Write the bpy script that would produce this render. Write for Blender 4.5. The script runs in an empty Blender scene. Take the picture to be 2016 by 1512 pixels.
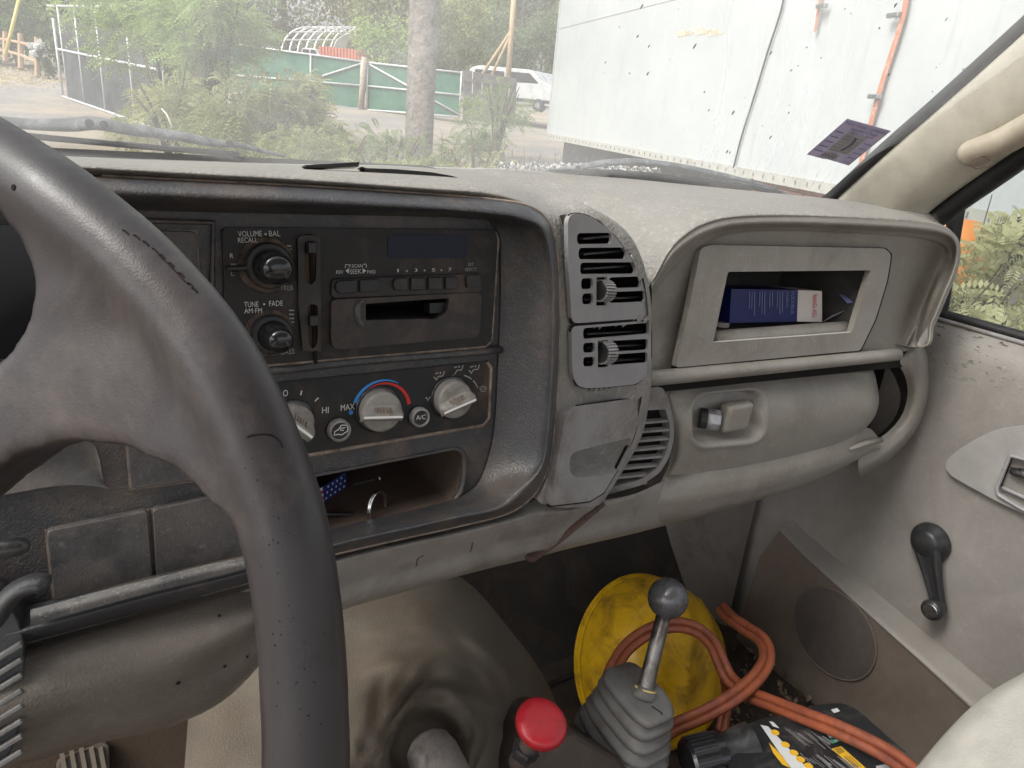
import bpy, bmesh, math, random
import numpy as np
from mathutils import Vector, Matrix, noise as mnoise
from mathutils.bvhtree import BVHTree
random.seed(7); RNG = np.random.default_rng(7)
S = bpy.context.scene
COL = S.collection
# ---------------------------------------------------------------- camera (the eye is the world origin, metres)
FPX, CX, CY = 1400.0, 1008.0, 756.0
_x = np.array([.858, .110, -.502]); _x /= np.linalg.norm(_x)
_z = np.array([.09, .93, .357]); _z -= _x * (_z @ _x); _z /= np.linalg.norm(_z)
_y = np.cross(_z, _x)
MWC = np.stack([_x, _y, _z], axis=1)          # world -> camera
cam = bpy.data.cameras.new('camera'); cam.sensor_width = 36; cam.lens = 36 * FPX / 2016
cam.clip_start = .02; cam.clip_end = 900
camo = bpy.data.objects.new('camera', cam); COL.objects.link(camo)
camo.matrix_world = Matrix(MWC.T.tolist()).to_4x4()
S.camera = camo
# ---------------------------------------------------------------- daylight: thin overcast
SUN_EL, SUN_ROT = math.radians(50), math.radians(270)
W = bpy.data.worlds.new('World'); S.world = W; W.use_nodes = True
wn = W.node_tree.nodes; wl = W.node_tree.links
sky = wn.new('ShaderNodeTexSky'); sky.sky_type = 'NISHITA'; sky.sun_disc = False
sky.sun_elevation = SUN_EL; sky.sun_rotation = SUN_ROT; sky.dust_density = 6; sky.air_density = 1.0; sky.ozone_density = 1
hsv = wn.new('ShaderNodeHueSaturation'); hsv.inputs['Saturation'].default_value = .28
wl.new(sky.outputs[0], hsv.inputs['Color']); wl.new(hsv.outputs[0], wn['Background'].inputs[0])
wn['Background'].inputs[1].default_value = .15
sl = bpy.data.lights.new('sun', 'SUN'); sl.energy = .85; sl.angle = math.radians(18); sl.color = (1, .97, .93)
so = bpy.data.objects.new('sun', sl); COL.objects.link(so)
_sd = Vector((math.sin(SUN_ROT) * math.cos(SUN_EL), math.cos(SUN_ROT) * math.cos(SUN_EL), math.sin(SUN_EL)))
so.rotation_euler = _sd.to_track_quat('Z', 'Y').to_euler(); so.location = _sd * 30
S.view_settings.view_transform = 'Standard'; S.view_settings.look = 'None'
S.view_settings.exposure = 1.33; S.view_settings.gamma = 1
S.render.engine = 'CYCLES'
S.cycles.max_bounces = 10; S.cycles.transparent_max_bounces = 24; S.cycles.diffuse_bounces = 6
S.cycles.use_denoising = True; S.cycles.caustics_reflective = False; S.cycles.caustics_refractive = False
S.cycles.sample_clamp_indirect = 6
# ---------------------------------------------------------------- measuring helpers: where a sight line meets a real plane
def ray(px, py): return MWC.T @ np.array([(px - CX) / FPX, (CY - py) / FPX, -1.0])
def PY(px, py, y): d = ray(px, py); return d * (y / d[1])
def PX(px, py, x): d = ray(px, py); return d * (x / d[0])
def PZ(px, py, z): d = ray(px, py); return d * (z / d[2])
def PD(px, py, s): return ray(px, py) * s
def proj(p):
    c = MWC @ np.asarray(p, float); return CX - FPX * c[0] / c[2], CY + FPX * c[1] / c[2]
def projN(P):
    c = P @ MWC.T; return CX - FPX * c[:, 0] / c[:, 2], CY + FPX * c[:, 1] / c[:, 2]
class Plane:
    def __init__(s, p, u, v):
        s.p = np.array(p, float); s.u = np.array(u, float) / np.linalg.norm(u)
        v = np.array(v, float); v = v - s.u * (v @ s.u); s.v = v / np.linalg.norm(v); s.n = np.cross(s.u, s.v)
    def off(s, d): return Plane(s.p + s.n * d, s.u, s.v)          # + = towards the cab
    def at(s, px, py): d = ray(px, py); return d * ((s.p @ s.n) / (d @ s.n))
    def uv(s, px, py): q = s.at(px, py) - s.p; return np.array([q @ s.u, q @ s.v])
    def P(s, u, v, h=0): return s.p + s.u * u + s.v * v + s.n * h
    def poly(s, pts): return [s.at(*q) for q in pts]
# ---------------------------------------------------------------- object helpers
OFF = {}
def tag(o, label, cat, group=None, kind=None):
    if label: o['label'] = label
    if cat: o['category'] = cat
    if group: o['group'] = group
    if kind: o['kind'] = kind
    return o
def thing(name, loc, label, cat, group=None):
    o = bpy.data.objects.new(name, None); COL.objects.link(o); o.location = [float(c) for c in loc]
    o.empty_display_size = .05; OFF[o.name] = np.array(loc, float)
    return tag(o, label, cat, group)
def mk(name, V, F, mat, parent=None, smooth=False, loc=None):
    V = np.asarray(V, float).reshape(-1, 3)
    off = OFF[parent.name] if parent is not None else (np.array(loc, float) if loc is not None else np.zeros(3))
    me = bpy.data.meshes.new(name); me.from_pydata((V - off).tolist(), [], [tuple(int(i) for i in f) for f in F])
    me.validate(); me.update()
    o = bpy.data.objects.new(name, me); COL.objects.link(o); OFF[o.name] = off
    if mat: me.materials.append(mat)
    if parent is not None: o.parent = parent
    elif loc is not None: o.location = [float(c) for c in loc]
    if smooth: me.polygons.foreach_set('use_smooth', [True] * len(me.polygons))
    return o
def bev(o, w, seg=2, ang=35):
    m = o.modifiers.new('bevel', 'BEVEL'); m.width = w; m.segments = seg; m.limit_method = 'ANGLE'; m.angle_limit = math.radians(ang)
    return o
def solid(o, t, off=-1):
    m = o.modifiers.new('solid', 'SOLIDIFY'); m.thickness = t; m.offset = off; return o
def subs(o, n=1):
    m = o.modifiers.new('subd', 'SUBSURF'); m.levels = n; m.render_levels = n; return o
class MB:
    """collects shapes into ONE mesh"""
    def __init__(s): s.V = []; s.F = []
    def add(s, V, F):
        b = len(s.V); s.V += [tuple(map(float, v)) for v in V]; s.F += [tuple(i + b for i in f) for f in F]; return s
    def box(s, c, u, v, w):                      # centre and three half-axis vectors
        c, u, v, w = [np.asarray(t, float) for t in (c, u, v, w)]
        V = [c + a * u + b * v + d * w for d in (-1, 1) for a, b in ((-1, -1), (1, -1), (1, 1), (-1, 1))]
        F = [(3, 2, 1, 0), (4, 5, 6, 7), (0, 1, 5, 4), (1, 2, 6, 5), (2, 3, 7, 6), (3, 0, 4, 7)]
        if np.dot(np.cross(u, v), w) < 0: F = [f[::-1] for f in F]
        return s.add(V, F)
    def abox(s, x0, x1, y0, y1, z0, z1):
        return s.box(((x0 + x1) / 2, (y0 + y1) / 2, (z0 + z1) / 2), ((x1 - x0) / 2, 0, 0), (0, (y1 - y0) / 2, 0), (0, 0, (z1 - z0) / 2))
    def tube(s, P, r, n=10, cap=True, flat=1.0, up=None):
        P = np.asarray(P, float); m = len(P); rr = np.broadcast_to(np.asarray(r, float), (m,))
        T = np.gradient(P, axis=0); T /= np.linalg.norm(T, axis=1)[:, None] + 1e-12
        a = np.array(up if up is not None else ((0, 0, 1) if abs(T[0][2]) < .9 else (1, 0, 0)), float)
        V = []
        for i in range(m):
            a = a - T[i] * (a @ T[i]); a /= np.linalg.norm(a) + 1e-12; b = np.cross(T[i], a)
            for k in range(n):
                t = 2 * math.pi * k / n; V.append(P[i] + rr[i] * (a * math.cos(t) * flat + b * math.sin(t)))
        F = [(i * n + k, i * n + (k + 1) % n, (i + 1) * n + (k + 1) % n, (i + 1) * n + k) for i in range(m - 1) for k in range(n)]
        if cap: F += [tuple(range(n))[::-1], tuple((m - 1) * n + k for k in range(n))]
        return s.add(V, F)
    def lathe(s, prof, p, ax, n=28, up=None):    # prof [(radius, height)] about axis
        p = np.asarray(p, float); ax = np.asarray(ax, float); ax = ax / np.linalg.norm(ax)
        a = np.array(up if up is not None else ((1, 0, 0) if abs(ax[0]) < .9 else (0, 0, 1)), float)
        a -= ax * (a @ ax); a /= np.linalg.norm(a); b = np.cross(ax, a)
        V = []
        for r, h in prof:
            for k in range(n):
                t = 2 * math.pi * k / n; V.append(p + ax * h + max(r, 1e-5) * (a * math.cos(t) + b * math.sin(t)))
        m = len(prof)
        F = [(i * n + k, i * n + (k + 1) % n, (i + 1) * n + (k + 1) % n, (i + 1) * n + k) for i in range(m - 1) for k in range(n)]
        F += [tuple(range(n))[::-1], tuple((m - 1) * n + k for k in range(n))]
        return s.add(V, F)
    def sphere(s, c, r, nu=24, nv=14):
        return s.lathe([(r * math.sin(math.pi * i / nv), -r * math.cos(math.pi * i / nv)) for i in range(nv + 1)], c, (0, 0, 1), nu)
    def build(s, name, mat, parent=None, smooth=False, loc=None): return mk(name, s.V, s.F, mat, parent, smooth, loc)
def smooth_by_angle(o, deg=40):
    me = o.data; bm = bmesh.new(); bm.from_mesh(me)
    for f in bm.faces: f.smooth = True
    for e in bm.edges: e.smooth = not (len(e.link_faces) == 2 and e.calc_face_angle(0) > math.radians(deg))
    bm.to_mesh(me); bm.free(); return o
def cr(P, n):
    """Catmull-Rom through P along axis 0, n samples per span"""
    P = np.asarray(P, float); m = len(P)
    Q = np.concatenate([[2 * P[0] - P[1]], P, [2 * P[-1] - P[-2]]])
    out = []
    for i in range(m - 1):
        p0, p1, p2, p3 = Q[i], Q[i + 1], Q[i + 2], Q[i + 3]
        for k in range(n):
            t = k / n
            out.append(.5 * (2 * p1 + (p2 - p0) * t + (2 * p0 - 5 * p1 + 4 * p2 - p3) * t * t + (3 * p1 - p0 - 3 * p2 + p3) * t ** 3))
    out.append(P[-1]); return np.array(out)
def grid(rows, nu=6, nv=6):
    G = cr(np.asarray(rows, float), nu); G = cr(np.swapaxes(G, 0, 1), nv); return np.swapaxes(G, 0, 1)
def gridF(R, C, flip=False):
    F = [(i * C + j, i * C + j + 1, (i + 1) * C + j + 1, (i + 1) * C + j) for i in range(R - 1) for j in range(C - 1)]
    return [f[::-1] for f in F] if flip else F
def loft(name, rows, mat, parent=None, nu=6, nv=6, flip=False, disp=None, loc=None):
    G = grid(rows, nu, nv); R, C = G.shape[:2]; V = G.reshape(-1, 3)
    if disp is not None: V = disp(V)
    return mk(name, V, gridF(R, C, flip), mat, parent, True, loc)
def rounded(pts, r, seg=5):
    """round the corners of a 3-D polygon; r scalar or per corner (metres)"""
    P = [np.asarray(p, float) for p in pts]; n = len(P); out = []
    for i in range(n):
        a, b, c = P[i - 1], P[i], P[(i + 1) % n]; rr = r[i] if hasattr(r, '__len__') else r
        la, lc = np.linalg.norm(a - b), np.linalg.norm(c - b); d = min(rr, la * .48, lc * .48)
        if d < 1e-6: out.append(b); continue
        p0 = b + (a - b) / la * d; p2 = b + (c - b) / lc * d
        for k in range(seg + 1):
            t = k / seg; out.append((1 - t) ** 2 * p0 + 2 * t * (1 - t) * b + t * t * p2)
    return out
def plate(name, outer, n, th, mat, parent=None, holes=(), bv=0, seg=2, back=False, loc=None, hole_th=None):
    """flat piece: front face on the outline, sides going back by th along -n"""
    n = np.asarray(n, float); bm = bmesh.new(); E = []; loops = []
    for L in [outer] + list(holes):
        vs = [bm.verts.new(tuple(map(float, p))) for p in L]; loops.append(vs)
        for i in range(len(vs)): E.append(bm.edges.new((vs[i], vs[(i + 1) % len(vs)])))
    if holes: bmesh.ops.triangle_fill(bm, use_beauty=True, use_dissolve=False, edges=E, normal=Vector(n))
    else: bm.faces.new(loops[0])
    for f in bm.faces:
        f.normal_update()
        if f.normal.dot(Vector(n)) < 0: f.normal_flip()
    for li, vs in enumerate(loops):
        t = th if li == 0 or hole_th is None else hole_th
        bs = [bm.verts.new(v.co - Vector(n) * t) for v in vs]; m = len(vs)
        for i in range(m):
            try: bm.faces.new((vs[i], vs[(i + 1) % m], bs[(i + 1) % m], bs[i]))
            except ValueError: pass
        if back and li == 0: bm.faces.new(bs[::-1])
    bm.normal_update()
    bmesh.ops.recalc_face_normals(bm, faces=bm.faces[:]) if not holes else None
    me = bpy.data.meshes.new(name)
    off = OFF[parent.name] if parent is not None else (np.array(loc, float) if loc is not None else np.zeros(3))
    bmesh.ops.translate(bm, verts=bm.verts[:], vec=Vector(-off)); bm.to_mesh(me); bm.free()
    o = bpy.data.objects.new(name, me); COL.objects.link(o); OFF[o.name] = off
    if mat: me.materials.append(mat)
    if parent is not None: o.parent = parent
    elif loc is not None: o.location = [float(c) for c in loc]
    if bv: bev(o, bv, seg)
    return o
def well(name, loop, depth, shrink, mat, parent, mid=None):
    """an open-fronted box behind an opening: walls and back"""
    L = np.asarray(loop, float); c = L.mean(0); d = np.asarray(depth, float)
    rows = [L, c + (L - c) * (1 + (shrink - 1) * .5) + d * .5, c + (L - c) * shrink + d]
    n = len(L); V = np.concatenate(rows + [[(c + d)]])
    F = [(r * n + i, r * n + (i + 1) % n, (r + 1) * n + (i + 1) % n, (r + 1) * n + i) for r in range(2) for i in range(n)]
    F += [(2 * n + i, 2 * n + (i + 1) % n, 3 * n) for i in range(n)]
    return mk(name, V, F, mat, parent)
def inpoly(u, v, poly):
    P = np.array(poly, float); ins = np.zeros(len(u), bool); j = len(P) - 1
    for i in range(len(P)):
        c = ((P[i, 1] > v) != (P[j, 1] > v)) & (u < (P[j, 0] - P[i, 0]) * (v - P[i, 1]) / (P[j, 1] - P[i, 1] + 1e-12) + P[i, 0]); ins ^= c; j = i
    return ins
def inside_faces(bm, V, polys):
    C = np.array([V[[w.index for w in f.verts]].mean(0) for f in bm.faces]); u, v = projN(C); k = np.zeros(len(C), bool)
    for p in polys: k |= inpoly(u, v, p)
    return k
def cut(o, *polys):
    """open a moulded skin where a vent or tray sits in it"""
    me = o.data; V = np.array([v.co[:] for v in me.vertices]) + OFF[o.name]; u, v = projN(V); bm = bmesh.new(); bm.from_mesh(me); bm.verts.ensure_lookup_table()
    bmesh.ops.delete(bm, geom=[f for f, k in zip(bm.faces, inside_faces(bm, V, polys)) if k], context='FACES'); bm.to_mesh(me); bm.free(); return o
FONT_CAP = .73
def text(body, pl, a, b, h, mat, parent, name='lettering', rise=.0004, shear=0):
    """flat print on a plane: baseline from pixel a to pixel b, cap height h pixels"""
    A, B = pl.off(rise).at(*a), pl.off(rise).at(*b)
    cu = bpy.data.curves.new('t', 'FONT'); cu.body = body; cu.size = 1; cu.resolution_u = 2
    o = bpy.data.objects.new('t', cu); COL.objects.link(o); bpy.context.view_layer.update()
    me = bpy.data.meshes.new_from_object(o.evaluated_get(bpy.context.evaluated_depsgraph_get()))
    bpy.data.objects.remove(o)
    V = np.array([v.co[:] for v in me.vertices]); F = [tuple(p.vertices) for p in me.polygons]
    V[:, 0] -= V[:, 0].min(); w = V[:, 0].max(); cap = V[:, 1].max() if V[:, 1].max() > .3 else .7
    X = B - A; L = np.linalg.norm(X); X /= L; Yv = np.cross(pl.n, X)
    H = np.linalg.norm(pl.at(a[0], a[1] - h) - pl.at(*a))
    Q = A + np.outer(V[:, 0] / w * L, X) + np.outer(V[:, 1] / cap * H, Yv)
    return mk(name, Q, F, mat, parent)
def stroke(pl, pts, wpx, mat, parent, name='marking', rise=.0005, closed=False):
    """a printed line of width w (metres) through pixels on a plane"""
    P = [pl.off(rise).at(*p) for p in pts]; return stroke3(P, pl.n, wpx, mat, parent, name, closed)
def stroke3(P, n, w, mat, parent, name='marking', closed=False):
    P = np.array(P); m = len(P); V = []
    T = np.gradient(P, axis=0) if not closed else np.roll(P, -1, 0) - np.roll(P, 1, 0)
    for i in range(m):
        t = T[i] / (np.linalg.norm(T[i]) + 1e-12); s = np.cross(n, t) * w / 2; V += [P[i] - s, P[i] + s]
    F = [(2 * i, 2 * i + 2, 2 * i + 3, 2 * i + 1) for i in range(m - 1)]
    if closed: F.append((2 * m - 2, 0, 1, 2 * m - 1))
    return mk(name, V, F, mat, parent)
# ---------------------------------------------------------------- materials
def newmat(name):
    m = bpy.data.materials.new(name); m.use_nodes = True
    return m, m.node_tree.nodes, m.node_tree.links, m.node_tree.nodes['Principled BSDF']
def N(nt, typ, **kw):
    n = nt.new(typ)
    for k, v in kw.items():
        if hasattr(n, k): setattr(n, k, v)
        else: n.inputs[k].default_value = v
    return n
def ramp(nt, lk, src, a, b, ca=(0, 0, 0, 1), cb=(1, 1, 1, 1)):
    r = nt.new('ShaderNodeValToRGB'); e = r.color_ramp.elements
    e[0].position, e[1].position = a, b; e[0].color, e[1].color = ca, cb; lk.new(src, r.inputs[0]); return r.outputs[0]
def mix(nt, lk, fac, a, b, mode='MIX'):
    m = nt.new('ShaderNodeMix'); m.data_type = 'RGBA'; m.blend_type = mode
    for sock, v in ((m.inputs[0], fac), (m.inputs[6], a), (m.inputs[7], b)):
        if hasattr(v, 'links') or hasattr(v, 'is_output'): lk.new(v, sock)
        elif isinstance(v, (int, float)): sock.default_value = v
        else: sock.default_value = (*v, 1)
    return m.outputs[2]
def surfmat(name, col, rough=.55, grain=0, gscale=900, dirt=None, dirt_amt=.5, dscale=9, dust=None, dust_amt=0, var=.12,
            scratch=0, spec=.4, metal=0, grain_type='VORONOI', wave=0, gdist=.0014):
    """plastic, rubber, metal: base colour with slight mottling, worn-in dirt patches, scratches and a moulded grain"""
    m, nt, lk, b = newmat(name)
    tc = N(nt, 'ShaderNodeTexCoord').outputs['Object']
    n1 = N(nt, 'ShaderNodeTexNoise', **{'Scale': dscale * 3.1, 'Detail': 6, 'Roughness': .65}); lk.new(tc, n1.inputs[0])
    c = mix(nt, lk, ramp(nt, lk, n1.outputs[0], .3, .7), tuple(x * (1 - var) for x in col), tuple(min(1, x * (1 + var)) for x in col))
    if dirt:
        n2 = N(nt, 'ShaderNodeTexNoise', **{'Scale': dscale, 'Detail': 9, 'Roughness': .72, 'Distortion': .6}); lk.new(tc, n2.inputs[0])
        f = ramp(nt, lk, n2.outputs[0], .62 - .28 * dirt_amt, .80 - .22 * dirt_amt)
        c = mix(nt, lk, f, c, dirt)
    if dust:
        n3 = N(nt, 'ShaderNodeTexNoise', **{'Scale': dscale * 18, 'Detail': 4, 'Roughness': .8}); lk.new(tc, n3.inputs[0])
        f3 = ramp(nt, lk, n3.outputs[0], .55, .75, (0, 0, 0, 1), (dust_amt, dust_amt, dust_amt, 1))
        c = mix(nt, lk, f3, c, dust)
    if scratch:
        mp = N(nt, 'ShaderNodeMapping'); mp.inputs['Scale'].default_value = (40, 260, 60); mp.inputs['Rotation'].default_value = (.3, .5, .6); lk.new(tc, mp.inputs[0])
        n4 = N(nt, 'ShaderNodeTexNoise', **{'Scale': 1.2, 'Detail': 3, 'Roughness': .6}); lk.new(mp.outputs[0], n4.inputs[0])
        f4 = ramp(nt, lk, n4.outputs[0], .66, .74, (0, 0, 0, 1), (scratch, scratch, scratch, 1))
        c = mix(nt, lk, f4, c, tuple(min(1, x * 1.9 + .05) for x in col))
    lk.new(c, b.inputs['Base Color'])
    rr = N(nt, 'ShaderNodeMapRange'); rr.inputs[1].default_value = .3; rr.inputs[2].default_value = .7
    rr.inputs[3].default_value = max(.05, rough - .1); rr.inputs[4].default_value = min(1, rough + .12)
    lk.new(n1.outputs[0], rr.inputs[0]); lk.new(rr.outputs[0], b.inputs['Roughness'])
    b.inputs['Specular IOR Level'].default_value = spec; b.inputs['Metallic'].default_value = metal
    if grain:
        if grain_type == 'VORONOI':
            g = N(nt, 'ShaderNodeTexVoronoi', **{'Scale': gscale}); g.feature = 'SMOOTH_F1'
            ds = N(nt, 'ShaderNodeTexNoise', **{'Scale': gscale * .25, 'Detail': 2}); lk.new(tc, ds.inputs[0])
            va = N(nt, 'ShaderNodeVectorMath'); va.operation = 'MULTIPLY_ADD'; va.inputs[1].default_value = (2.5 / gscale,) * 3
            lk.new(ds.outputs['Color'], va.inputs[0]); lk.new(tc, va.inputs[2]); lk.new(va.outputs[0], g.inputs[0])
        else:
            g = N(nt, 'ShaderNodeTexNoise', **{'Scale': gscale, 'Detail': 4, 'Roughness': .6}); lk.new(tc, g.inputs[0])
        bp = N(nt, 'ShaderNodeBump'); bp.inputs['Strength'].default_value = grain; bp.inputs['Distance'].default_value = gdist
        lk.new(g.outputs[0], bp.inputs['Height']); nrm = bp.outputs[0]
        if wave:
            wv = N(nt, 'ShaderNodeTexNoise', **{'Scale': 14, 'Detail': 2}); lk.new(tc, wv.inputs[0])
            b2 = N(nt, 'ShaderNodeBump'); b2.inputs['Strength'].default_value = wave; b2.inputs['Distance'].default_value = .01
            lk.new(wv.outputs[0], b2.inputs['Height']); lk.new(nrm, b2.inputs['Normal']); nrm = b2.outputs[0]
        lk.new(nrm, b.inputs['Normal'])
    return m
def flat(name, col, rough=.6, spec=.3, metal=0):
    m, nt, lk, b = newmat(name); b.inputs['Base Color'].default_value = (*col, 1); b.inputs['Roughness'].default_value = rough
    b.inputs['Specular IOR Level'].default_value = spec; b.inputs['Metallic'].default_value = metal; return m
# ================================================================= CAB INTERIOR: materials
BEIGE = (.37, .345, .30)
M_pad = surfmat('pad vinyl', (.225, .213, .196), .56, grain=.5, gscale=330, gdist=.002, dirt=(.24, .215, .185), dirt_amt=.35, dscale=7, dust=(.5, .48, .44), dust_amt=.5, wave=.12, spec=.3)
M_shell = surfmat('shell plastic', (.245, .236, .232), .46, grain=.3, gscale=520, gdist=.0014, dirt=(.135, .108, .09), dirt_amt=.5, dscale=11, dust=(.38, .36, .34), dust_amt=.35, spec=.45, scratch=.2, var=.18)
M_beige = surfmat('beige plastic', (.245, .225, .198), .42, grain=.25, gscale=700, dirt=(.165, .148, .125), dirt_amt=.38, var=.12, dscale=6, dust=(.46, .44, .40), dust_amt=.3, scratch=.12, spec=.5)
M_lower = surfmat('lower plastic', (.228, .210, .188), .46, grain=.25, gscale=700, dirt=(.13, .108, .088), dirt_amt=.42, dscale=16, var=.14, spec=.4, scratch=.15)
M_face = surfmat('black plastic', (.028, .028, .030), .5, grain=.2, gscale=900, dirt=(.085, .062, .048), dirt_amt=.45, dscale=14, dust=(.12, .105, .095), dust_amt=.25, spec=.35)
M_bezel = surfmat('bezel plastic', (.045, .045, .049), .40, grain=.3, gscale=700, dirt=(.11, .085, .068), dirt_amt=.45, dscale=12, dust=(.20, .19, .18), dust_amt=.35, spec=.55, scratch=.2)
M_blank = surfmat('blank panel', (.068, .064, .064), .46, grain=.2, gscale=900, dirt=(.125, .108, .098), dirt_amt=.55, dscale=19, dust=(.22, .2, .19), dust_amt=.45, spec=.45, scratch=.75, var=.3)
M_brown = surfmat('dusty tray', (.12, .086, .068), .8, dirt=(.07, .05, .04), dirt_amt=.5, dscale=14, spec=.15)
M_edge = surfmat('worn edge', (.27, .215, .175), .6, dirt=(.09, .07, .06), dirt_amt=.7, dscale=55, spec=.3)
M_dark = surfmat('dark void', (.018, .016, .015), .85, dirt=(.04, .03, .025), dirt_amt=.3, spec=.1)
M_vent = surfmat('vent plastic', (.255, .248, .252), .5, grain=.15, gscale=800, dirt=(.2, .18, .17), dirt_amt=.3, dscale=11, spec=.4)
M_print = flat('white print', (.62, .62, .60), .6)
M_dim = flat('worn print', (.33, .32, .31), .6)
M_gloss = flat('gloss black', (.012, .012, .014), .18, .6)
M_matblk = surfmat('satin black', (.022, .022, .024), .4, dirt=(.07, .05, .04), dirt_amt=.3, dscale=40, spec=.45)
M_steel = surfmat('steel', (.42, .42, .43), .34, metal=1, dirt=(.12, .11, .10), dirt_amt=.4, dscale=60)
M_chrome = flat('bright metal', (.75, .75, .76), .15, .5, 1)
M_dust = surfmat('dirt lint', (.22, .2, .18), .95, dirt=(.07, .06, .05), dirt_amt=.6, dscale=120)

# ================================================================= DASHBOARD
TILT = math.radians(7.5)
FV = (0, math.sin(TILT), math.cos(TILT))
FP = Plane((.3, .50, -.13), (1, 0, 0), FV)               # face of the centre cluster
LP = FP.off(.040)                                          # front of its raised lip
PP = Plane((.8, .545, -.19), (1, 0, 0), FV)               # passenger face
dash = thing('dashboard', (.45, .60, -.60), 'beige and black moulded dashboard, worn and dusty, running under the windshield', 'dashboard')

A = [(-300,318),(-60,333),(200,347),(420,358),(600,367),(850,383),(975,394),(1045,408),(1084,446),(1098,520),(1101,620),(1098,740),(1090,850),(1078,920),(1052,972),(1000,1010),(900,1036),(800,1058),(660,1090),(485,1148),(300,1197),(60,1262),(-120,1312),(-300,1362)]
B = [(-300,347),(-60,362),(200,376),(420,386),(600,394),(850,408),(968,418),(1033,429),(1072.3,452.8),(1087.9,520.9),(1090.6,620.0),(1087.4,739.6),(1079.6,848.9),(1067.6,918.2),(1030.6,966.6),(985.0,1001.2),(895.5,1021.0),(800.0,1042.7),(657.0,1075.3),(485.9,1129.4),(298.8,1176.9),(73.2,1237.4),(-120.0,1289.5),(-300.0,1338.6)]
Cc = [(-300,364),(-60,378),(200,393),(420,401),(600,408),(850,416),(955,423),(1015,434),(1057.1,456.7),(1076.7,521.9),(1079.0,620.0),(1075.6,739.2),(1068.0,847.7),(1056.0,916.2),(1009.2,961.2),(970.0,992.4),(892.5,1011.0),(800.0,1032.5),(655.0,1065.5),(486.5,1117.0),(298.0,1163.5),(82.0,1221.0),(-120.0,1274.5),(-300.0,1323.0)]
D = [(-300,388),(-60,401),(200,412),(420,418),(600,422),(850,427),(930,431),(962,435),(980,464),(986,530),(985,620),(980,736),(974,838),(962,900),(945,945),(925,966),(885,986),(800,1007),(650,1041),(488,1086),(296,1130),(104,1180),(-120,1237),(-300,1284)]
lpA, lpB, lpC = LP.off(-.010), LP.off(.004), LP.off(-.004)
rows = [lpA.off(-.012).poly([(x + (3 if x > 900 else 0), y) for x, y in A]), lpA.poly(A), lpB.poly(B), lpC.poly(Cc), FP.off(.016).poly([((c[0] * .45 + d[0] * .55), (c[1] * .45 + d[1] * .55)) for c, d in zip(Cc, D)]), FP.off(.002).poly(D)]
loft('bezel', rows, M_bezel, dash, 4, 6, flip=True)
# thin worn joint between bezel and shell
mb = MB(); mb.tube(cr(lpA.off(-.001).poly(A[2:19]), 5), .0014, 6); mb.build('bezel_edge', M_edge, dash, True)
# face with the tray opening
open_px = [(555,950),(893,884),(909,896),(911,930),(905,966),(888,988),(640,1049),(540,1074)]
face_loop = FP.poly([(-300,372),(600,408),(940,418),(985,430),(996,530),(995,620),(990,740),(982,850),(968,925),(940,985),(890,1000),(650,1056),(-300,1300)])
tray_loop = rounded(FP.poly(open_px), [.004,.006,.012,.02,.02,.014,.004,.004], 4)
plate('face_panel', face_loop, FP.n, .003, M_bezel, dash, holes=[tray_loop, FP.poly([(716,594),(887,583),(886,612),(878,624),(858,634),(716,636)])])
# raised rim round the tray opening and the shelf edge below it
tr_in = np.array(tray_loop); tc_ = tr_in.mean(0)
rim2 = [tc_ + (p - tc_) * 1.03 + FP.n * .004 for p in tr_in]; rim3 = [tc_ + (p - tc_) * 1.075 + FP.n * .001 for p in tr_in]
nR = len(tr_in)
mk('tray_rim', np.concatenate([tr_in, rim2, rim3]), [(r * nR + i, r * nR + (i + 1) % nR, (r + 1) * nR + (i + 1) % nR, (r + 1) * nR + i) for r in range(2) for i in range(nR)], M_bezel, dash, True)
well('storage_tray', tray_loop, (0.012, .13, -.012), .94, M_brown, dash)
# beige cluster hood: pad over the top, shell round the right side
HA = A[0:15]
HR = [((-300,284),.80),((-60,299),.84),((200,312),.87),((420,319),.875),((600,325),.88),((830,330),.87),((1000,352),.74),((1085,378),.60),((1150,402),.53),((1225,447),.513),((1262,505),.506),((1281,590),.502),((1283,680),.500),((1282,752),.498),((1276,800),.50)]
r0 = lpA.off(-.004).poly(HA); r1 = []; r2 = []; r3 = []; r4 = []
for i, (a, (q, y)) in enumerate(zip(HA, HR)):
    p0 = np.array(lpA.off(-.004).at(*a)); p3 = PY(q[0], q[1], y)
    if i <= 6:
        e = .35 if i < 6 else .3
        p1 = p0 + (0, .004, .006); p2 = p0 * (1 - e) + p3 * e + (0, 0, .006)
    else:
        p1 = p0 * .88 + p3 * .12 + FP.n * .002; p2 = p0 * .45 + p3 * .55 - FP.n * .003
    r1.append(p1); r2.append(p2); r3.append(p3)
    r4.append(p3 + ((.0, .05, -.004) if i <= 6 else (.012, .10, -.02)))
hood_o = loft('cluster_hood', [r0, r1, r2, r3, r4], M_pad, dash, 8, 10)
# thin moulded seam across the pad
mb = MB(); mb.tube([PY(x, y, yy) + (0, -.002, .001) for x, y, yy in ((955,372,.57),(1010,392,.50))], .0008, 5)
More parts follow.
